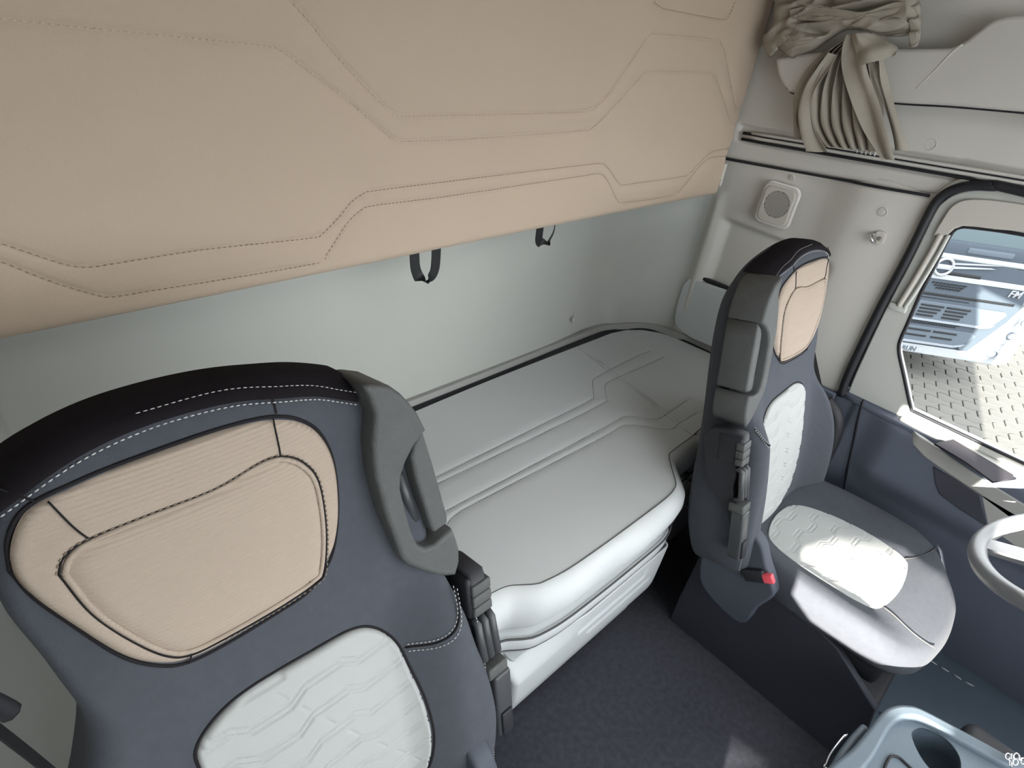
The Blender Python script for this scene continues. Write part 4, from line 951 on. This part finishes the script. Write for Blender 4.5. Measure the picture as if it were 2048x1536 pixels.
# ================================================================== FLOOR THINGS
mt = [(1.762,-0.144),(1.580,-0.130),(1.454,-0.026)]
t_ = thing('floor_plate', 'bare grey floor plate showing between the carpet and the mat', 'plate', (1.62, -.13, 0))
pl = [(1.573,-0.077),(1.591,-0.124),(1.652,-0.121),(1.726,-0.139),(1.750,-0.165),(1.627,-0.172),(1.543,-0.183),(1.523,-0.166),(1.547,-0.125)]
o = plate('panel', pl, [], .003, (1, 0, 0), (0, 1, 0), (0, 0, .004), 'plate', t_); o.matrix_parent_inverse = Matrix.Translation((-1.62, .13, 0))
t_ = thing('floor_mat', 'dark slate rubber mat in front of the driver seat', 'mat', (1.75, -.45, 0))
mp = [(1.45, -.16), (1.70, -.14), (1.995, -.12), (1.995, -.95), (1.18, -.95), (1.25, -.42), (1.36, -.22)]
o = plate('sheet', [(p[0], p[1]) for p in mp], [], .007, (1, 0, 0), (0, 1, 0), (0, 0, .010), 'mat2', t_, bev=.003); o.matrix_parent_inverse = Matrix.Translation((-1.75, .45, 0))
sk = [(1.920,-0.255,0.020),(1.923,-0.275,0.020),(1.924,-0.294,0.020),(1.927,-0.316,0.020),(1.929,-0.333,0.020),(1.930,-0.351,0.020),(1.930,-0.372,0.020),(1.938,-0.393,0.020)]
o = dashes('edge_stitch_glints', sk, 'stitch', t_, .024, .012, .0022); o.matrix_parent_inverse = Matrix.Translation((-1.75, .45, 0))  # white dashes stand in for glints along the mat edge
for pxy in [(1.858,-0.216,0.020),(1.804,-0.207,0.020),(1.595,-0.209,0.020)]:
    bm = bmesh.new(); bmesh.ops.create_uvsphere(bm, u_segments=10, v_segments=6, radius=.0045); bmesh.ops.translate(bm, vec=pxy, verts=bm.verts)
    o = link('stud', bm_mesh('stud', bm), 'chrome', t_); o.matrix_parent_inverse = Matrix.Translation((-1.75, .45, 0))
# seat rail guard on the tunnel side of the driver seat
t_ = thing('seat_side_guard', 'long dark plastic guard along the floor beside the driver seat', 'guard', (1.36, .15, 0))
ga = [(1.525,0.397,0.030),(1.517,0.298,0.030),(1.513,0.098,0.030),(1.519,-0.033,0.030),(1.520,-0.109,0.030)]
V = []; F = []
for p in resample(cr(ga, 5), .03):
    for dx, z in ((-.012, -.03), (-.012, .02), (.02, .075), (.045, .085), (.06, -.03)): V.append((p[0]+dx+.02, p[1]+dx*.6, max(0, p[2]+z)))
n = len(V)//5
for i in range(n-1):
    for k in range(4): F.append((i*5+k, (i+1)*5+k, (i+1)*5+k+1, i*5+k+1))
F.append((0, 1, 2, 3, 4)); F.append(tuple((n-1)*5+k for k in (4, 3, 2, 1, 0)))
o = link('guard', mesh('guard', V, F), 'black', t_, smooth=False); o.matrix_parent_inverse = Matrix.Translation((-1.36, -.15, 0))

# ================================================================== STEERING WHEEL
wc = Vector((1.60, -.345, .785)); wn = Vector((0, .435, .90)).normalized()
t_ = thing('steering_wheel', 'pale grey steering wheel rim glaring in the sun at right edge', 'steering wheel', wc)
ax = Vector((1, 0, 0)); ay = wn.cross(ax).normalized()
rim = [ax*.225*math.cos(a)+ay*.225*math.sin(a) for a in np.linspace(0, 2*math.pi, 64, endpoint=False)]
tube('rim', rim, .0195, 'wheel', t_, closed=True, seg=14)
bm = bmesh.new(); bmesh.ops.create_cone(bm, segments=32, radius1=.11, radius2=.09, depth=.05, cap_ends=True); bmesh.ops.bevel(bm, geom=bm.edges[:], offset=.008, segments=2, affect='EDGES')
rotm = Vector((0, 0, 1)).rotation_difference(wn).to_matrix(); bmesh.ops.rotate(bm, cent=(0, 0, 0), matrix=rotm, verts=bm.verts); bmesh.ops.translate(bm, vec=-wn*.02, verts=bm.verts); link('hub', bm_mesh('hub', bm), 'wheel', t_)
for a in (200, 340, 90):
    d = ax*math.cos(math.radians(a))+ay*math.sin(math.radians(a))
    ribbon('spoke', [d*.06-wn*.012, d*.14-wn*.010, d*.215], wn.cross(d), [.07, .05, .045], .016, 'wheel', t_)
tube('column', [-wn*.04, -wn*.45], .04, 'black', t_, seg=14)

# ================================================================== CUP HOLDER TRAY
tz = .42
to = [(0.951,-0.119),(1.062,-0.139),(1.138,-0.149),(1.208,-0.158),(1.241,-0.170),(1.267,-0.189),(1.286,-0.216),(1.306,-0.293),(1.325,-0.376),(1.334,-0.421),(1.151,-0.448),(0.829,-0.168)]
ti = [(0.981,-0.168),(1.079,-0.179),(1.168,-0.182),(1.211,-0.190),(1.236,-0.203),(1.258,-0.229),(1.276,-0.300),(1.293,-0.373),(1.296,-0.409),(1.198,-0.424),(0.925,-0.188)]
ch = [(1.215,-0.221),(1.243,-0.227),(1.257,-0.239),(1.269,-0.266),(1.264,-0.292),(1.243,-0.312),(1.206,-0.318),(1.172,-0.304),(1.165,-0.278),(1.181,-0.247)]
t_ = thing('cup_holder_tray', 'blue grey plastic tray with round cup hole in the bottom right corner', 'tray', (1.05, -.25, .58))
TR = Matrix.Translation((-1.05, .25, -.58))
ch_s = [tuple(p) for p in cr(ch, 4, True)]
o = plate('rim', [tuple(p) for p in cr(to, 4, True)], [[tuple(p) for p in cr(ti, 4, True)]], .012, (1, 0, 0), (0, 1, 0), (0, 0, .418), 'tray', t_, bev=.009); o.matrix_parent_inverse = TR
o = plate('tray_floor', [((p[0]-1.22)*1.04+1.22, (p[1]+.33)*1.04-.33) for p in cr(ti, 4, True)], [ch_s], .004, (1, 0, 0), (0, 1, 0), (0, 0, .408), 'tray', t_, bev=.0); o.matrix_parent_inverse = TR
cc_ = (sum(p[0] for p in ch_s)/len(ch_s), sum(p[1] for p in ch_s)/len(ch_s))
V = []; F = []; N = len(ch_s)
for f_, z in ((1.0, .412), (1.0, .406), (.97, .38), (.92, .33), (.0, .325)):
    for p in ch_s: V.append((cc_[0]+(p[0]-cc_[0])*f_, cc_[1]+(p[1]-cc_[1])*f_, z))
for k in range(4):
    for i in range(N): F.append((k*N+i, k*N+(i+1) % N, (k+1)*N+(i+1) % N, (k+1)*N+i))
o = link('cup', mesh('cup', V, F), 'mat2', t_); o.matrix_parent_inverse = TR
hs_ = [(1.072,-0.205,0.420),(1.100,-0.203,0.420),(1.125,-0.205,0.420),(1.136,-0.217,0.420),(1.135,-0.232,0.420),(1.130,-0.253,0.420),(1.115,-0.271,0.420)]
o = tube('divider_groove', [(p[0], p[1], .414) for p in cr(hs_, 4)], .003, 'rubber', t_, seg=6); o.matrix_parent_inverse = TR
lv = [(1.031,-0.135,0.380),(1.088,-0.136,0.380),(1.147,-0.142,0.380),(1.184,-0.148,0.380)]
o = tube('side_bar', cr([(p[0]-.01, p[1], p[2]) for p in lv], 4), .009, 'tray', t_); o.matrix_parent_inverse = TR
lv = [(1.062,-0.126,0.320),(1.100,-0.123,0.320),(1.145,-0.126,0.320),(1.179,-0.130,0.320)]
o = tube('chrome_rim', cr(lv, 4), .004, 'chrome', t_); o.matrix_parent_inverse = TR
bm = bmesh.new(); box_bm(bm, (1.24, -.48, .19), (.34, .34, .38), .02); o = link('pedestal', bm_mesh('pedestal', bm), 'black', t_); o.matrix_parent_inverse = TR
t_ = thing('key_chain', 'small chrome key chain lying on the tray in the corner', 'key chain', (1.1, -.28, .62))
for k, q_ in enumerate([(1.302,-0.373,0.445),(1.308,-0.380,0.445),(1.318,-0.386,0.445),(1.318,-0.393,0.445),(1.301,-0.387,0.445),(1.288,-0.380,0.445),(1.317,-0.398,0.445)]):
    P = [(q_[0]+.006*math.cos(a), q_[1]+.004*math.sin(a), q_[2]+(.004*math.sin(a) if k % 2 else .003*math.cos(a))) for a in np.linspace(0, 6.28, 12, endpoint=False)]
    o = tube('chain_link', P, .0016, 'chrome', t_, closed=True, seg=6); o.matrix_parent_inverse = Matrix.Translation((-1.1, .28, -.62))

# ================================================================== OUTSIDE: paving
GZ = -1.35
pav = D.objects.new('paving', None); COL.objects.link(pav); pav['kind'] = 'structure'; pav.location = (0, 0, GZ)
me = grid_mesh('joint_bed', 2, 2, lambda s, t_: (-8+40*s, -20+40*t_, -.03+0*s)); link('joint_bed', me, 'joint', pav, smooth=False)
ry_ = Vector((-.2906, .9569, 0)).normalized(); rx_ = Vector((ry_.y, -ry_.x, 0))
PW, PH = .245, .145
bone = []
for (a_, b_) in ((-.5, -.5), (-.28, -.50), (-.16, -.36), (.16, -.36), (.28, -.50), (.5, -.5), (.5, .5), (.28, .5), (.16, .64), (-.16, .64), (-.28, .5), (-.5, .5)):
    bone.append((a_*PW*.965, b_*PH*.93))
wave_ = []
nW = 5
def edge_wave(x): return .026*math.sin(2*math.pi*x/PW)
Pp = []
for i in range(7): x = -PW/2+PW*i/6; Pp.append((x*.965, -PH/2-edge_wave(x)+.004))
for i in range(7): x = PW/2-PW*i/6; Pp.append((x*.97, PH/2+edge_wave(x)-.004))
bm = bmesh.new(); tp = [bm.verts.new((p[0]*.96, p[1]*.96, .0)) for p in Pp]; md = [bm.verts.new((p[0], p[1], -.006)) for p in Pp]; lo = [bm.verts.new((p[0], p[1], -.04)) for p in Pp]
bm.faces.new(tp); n = len(Pp)
for i in range(n):
    j = (i+1) % n; bm.faces.new((md[i], md[j], tp[j], tp[i])); bm.faces.new((lo[i], lo[j], md[j], md[i]))
pme = bm_mesh('paver', bm); pme.materials.append(M['paver'])
cand = []
for i in range(-70, 110):
    for j in range(-70, 110):
        c_ = ry_*(i*PW+(j % 2)*PW/2)+rx_*(j*PH)
        x, y = c_.x, c_.y
        if 2.6 < x < 14 and -3.5 < y < 7: cand.append((x, y))
def seen(x, y):
    v_ = Rm.transposed() @ Vector((x, y, GZ-1.65)); 
    return v_.z < 0
vis = []
for x, y in cand:
    # sight line from the lens to the paver passes the plane of the window opening
    s = 2.0/x; yw = y*s; zw = 1.65+(GZ-1.65)*s
    if -.22 < yw < .30 and .70 < zw < 1.2: vis.append((x*x+y*y, x, y))
vis.sort(); near = set((a_[1], a_[2]) for a_ in vis[:290])
rz_ = math.atan2(ry_.y, ry_.x)
for x, y in sorted(near):
    o = D.objects.new('paver', pme); COL.objects.link(o); o.parent = pav; o.location = (x, y, random.uniform(-.004, .003)); o.rotation_euler = (random.uniform(-.01, .01), random.uniform(-.01, .01), rz_)
V = []; F = []
base = [(v.co.x, v.co.y, v.co.z) for v in pme.vertices]; bf_ = [tuple(p.vertices) for p in pme.polygons if len(p.vertices) > 4 or True]
cz_, sz_ = math.cos(rz_), math.sin(rz_)
for x, y in cand:
    if (x, y) in near: continue
    if not (-3 < y < 5.5 and 3.2 < x < 12): continue
    o_ = len(V); dz_ = random.uniform(-.004, .003)
    V += [(x+a_*cz_-b_*sz_, y+a_*sz_+b_*cz_, c_+dz_) for a_, b_, c_ in base]; F += [tuple(k+o_ for k in f) for f in bf_[:1+n]]
link('far_pavers', mesh('far_pavers', V, F), 'paver', pav, smooth=False, kind='stuff')

# ================================================================== OUTSIDE: the parked truck (own frame: X across, Z up from ground, +Y away from us)
nn_ = Vector((.74, .67, 0)).normalized(); ll_ = Vector((nn_.y, -nn_.x, 0))
tp_ = ll_*4.13+nn_*6.0
t_t = thing('truck', 'white parked truck with grey grille seen through the driver window', 'truck', (tp_.x, tp_.y, GZ), math.atan2(ll_.y, ll_.x))
def tb(nm, x0, x1, z0, z1, y0, y1, m, par=t_t, bev=.01, **k):
    bm = bmesh.new(); box_bm(bm, ((x0+x1)/2, (y0+y1)/2, (z0+z1)/2), (abs(x1-x0), abs(y1-y0), abs(z1-z0)), bev); return link(nm, bm_mesh(nm, bm), m, par, **k)
def tpl(nm, P, y, th, m, par=t_t, holes=(), bev=.006, **k):
    return plate(nm, P, holes, th, (1, 0, 0), (0, 0, 1), (0, y, 0), m, par, bev=bev, **k)
tb('cab', -1.22, 1.22, .55, 2.95, .10, 2.2, 't_white', bev=.12)
tb('windscreen', -1.10, 1.10, 1.52, 2.35, .02, .14, 't_glass', bev=.05)
tb('chassis', -.9, .9, .45, .75, .3, 5.5, 't_black', bev=.02)
for s_ in (-1, 1):
    bm = bmesh.new(); bmesh.ops.create_cone(bm, segments=32, radius1=.5, radius2=.5, depth=.32, cap_ends=True); bmesh.ops.rotate(bm, cent=(0, 0, 0), matrix=Matrix.Rotation(math.pi/2, 3, 'Y'), verts=bm.verts); bmesh.ops.translate(bm, vec=(s_*.98, 1.35, .5), verts=bm.verts); link('wheel', bm_mesh('wheel', bm), 't_black', t_t)
# upper panel rows (traced across the face, mirrored about the emblem)
def sym(P): return P+[(-p[0], p[1]) for p in P[::-1]]
tb('wiper_cowl', -1.12, 1.12, 1.42, 1.56, .0, .10, 't_grey', bev=.02)
tb('step_slot', .16, .62, 1.455, 1.515, -.012, .02, 't_slat', bev=.01)
tb('upper_white_band', -1.16, 1.16, 1.375, 1.43, -.02, .12, 't_white', bev=.015)
tpl('emblem_panel', sym([(0, 1.375), (.70, 1.375), (1.02, 1.345), (1.08, 1.26), (1.00, 1.222), (0, 1.222)]), .0, .015, 't_grey')
tpl('white_band', sym([(0, 1.222), (1.0, 1.222), (1.18, 1.27), (1.20, 1.15), (.9, 1.165), (0, 1.165)]), .0, .02, 't_white')
gf = sym([(0, 1.165), (.88, 1.165), (.97, 1.13), (.99, .97), (.93, .80), (.72, .42), (.0, .42)])
tpl('grille_frame', gf, .01, .02, 't_grey')
tpl('lower_white_face', sym([(0, .42), (.72, .42), (.95, .80), (1.01, .99), (1.22, 1.0), (1.22, .36), (1.1, .30), (0, .32)]), .02, .03, 't_white', bev=.012)
# ring emblem with diagonal bar
em = [(.085*math.cos(a), -.03, 1.30+.085*math.sin(a)) for a in np.linspace(0, 2*math.pi, 40, endpoint=False)]
tube('emblem_ring', em, .015, 'lamp', t_t, closed=True, seg=8)
tb('emblem_plate', -.07, .07, 1.275, 1.325, -.045, -.02, 'lamp', bev=.006)
tpl('diagonal_bar', [(.085, 1.335), (.55, 1.385), (.36, 1.378), (.08, 1.352)], -.028, .006, 'lamp', bev=0)
tpl('diagonal_bar', [(.07, 1.29), (.50, 1.345), (.46, 1.35), (.06, 1.315)], -.028, .006, 'lamp', bev=0)
tb('dark_slot', .06, .42, 1.215, 1.255, -.02, .0, 't_black', bev=.005)
# mesh vents: rows of small holes
def holes_row(nm, x0, x1, z, n, h, sk, m='t_black', wfrac=.72):
    V = []; F = []; wd_ = (x1-x0)/n
    parts = []
    for i in range(n):
        a_ = x0+i*wd_; b_ = a_+wd_*wfrac; y = -.018
        parts.append(([(a_, y, z-h/2), (b_, y, z-h/2), (b_+sk, y, z+h/2), (a_+sk, y, z+h/2), (a_, y+.02, z-h/2), (b_, y+.02, z-h/2), (b_+sk, y+.02, z+h/2), (a_+sk, y+.02, z+h/2)], [(0, 1, 2, 3), (0, 4, 5, 1), (1, 5, 6, 2), (2, 6, 7, 3), (3, 7, 4, 0)]))
    V, F = merge(parts); return link(nm, mesh(nm, V, F), m, t_t, smooth=False, kind='stuff')
for r_ in range(3): holes_row('vent_holes', -.02+.03*r_, .34-.02*r_, 1.125-.026*r_, 9-r_, .016, .008)
tb('grille_gap', -.90, .90, .985, 1.015, -.014, .01, 't_black', bev=.002)
tb('grille_gap', -.80, .45, .955, .965, -.014, .01, 't_black', bev=.001)
def louvre(z0, z1, xw, nrow):
    tpl('louvre_frame', sym([(0, z1), (xw, z1), (xw+.05, z1-.03), (xw-.04, z0+.02), (xw-.12, z0), (0, z0)]), -.014, .012, 't_slat')
    for r_ in range(nrow):
        z = z1-.035-r_*(z1-z0-.05)/nrow
        for a_, b_ in ((-.02, .22), (.25, .50), (-.30, -.06)):
            if b_ < xw-.1: tb('slat_slot', a_, b_-.02*r_, z-.012, z+.006, -.035, -.02, 't_black', bev=.002)
    tpl('trim_strip', sym([(0, z0+.012), (xw-.13, z0+.012), (xw-.02, z0+.045), (xw-.05, z0+.01), (xw-.14, z0-.012), (0, z0-.012)]), -.03, .006, 't_light', bev=.002)
louvre(.72, .92, .84, 4)
for r_ in range(2): holes_row('vent_holes', -.02, .50-.03*r_, .695-.022*r_, 16, .013, -.004)
louvre(.46, .64, .66, 2)
for r_ in range(4): holes_row('vent_holes', .0, .32, .605-.030*r_, 12, .017, .0)
bm = bmesh.new(); bmesh.ops.create_cone(bm, segments=16, radius1=.022, radius2=.018, depth=.02, cap_ends=True); bmesh.ops.rotate(bm, cent=(0, 0, 0), matrix=Matrix.Rotation(math.pi/2, 3, 'X'), verts=bm.verts); bmesh.ops.translate(bm, vec=(.62, -.02, .445), verts=bm.verts); link('bolt_cap', bm_mesh('bolt_cap', bm), 't_slat', t_t)
# lamps
for s_ in (-1, 1):
    P = [(s_*.86, .54), (s_*1.16, .60), (s_*1.21, .70), (s_*1.20, .97), (s_*1.12, .94)]
    tpl('headlamp', P if s_ > 0 else P[::-1], -.02, .02, 'lamp', bev=.01)
    P = [(s_*.74, .415), (s_*.80, .475), (s_*1.17, .50), (s_*1.14, .41), (s_*.95, .385)]
    tpl('fog_lamp', P if s_ > 0 else P[::-1], -.02, .02, 'lamp', bev=.01)
    for cx_, cz2 in ((1.04, .68), (1.10, .84), (.96, .445)):
        tube('lamp_ring', [(s_*cx_+.05*math.cos(a), -.046, cz2+.04*math.sin(a)) for a in np.linspace(0, 6.28, 20, endpoint=False)], .006, 't_slat', t_t, closed=True, seg=5)
tpl('number_plate', [(-.26, .335), (.26, .335), (.26, .405), (-.26, .405)], -.018, .006, 'lamp', bev=.002)
def text(nm, s, x, z, size, m, y, par, shear=0, ext=.004):
    cu_ = D.curves.new(nm, 'FONT'); cu_.body = s; cu_.size = size; cu_.extrude = ext; cu_.shear = shear; cu_.offset = size*.012
    o = D.objects.new(nm, cu_); COL.objects.link(o); dg = bpy.context.evaluated_depsgraph_get(); me = D.meshes.new_from_object(o.evaluated_get(dg)); D.objects.remove(o); D.curves.remove(cu_)
    me.materials.clear(); me.transform(Matrix(((1, 0, 0, x), (0, 0, -1, y), (0, 1, 0, z), (0, 0, 0, 1)))); return link(nm, me, m, par, smooth=False)
text('model_lettering', 'FM', .77, 1.085, .105, 'lamp', -.018, t_t, .2)
text('plate_lettering', 'RUN', .02, .345, .075, 't_slat', -.026, t_t)
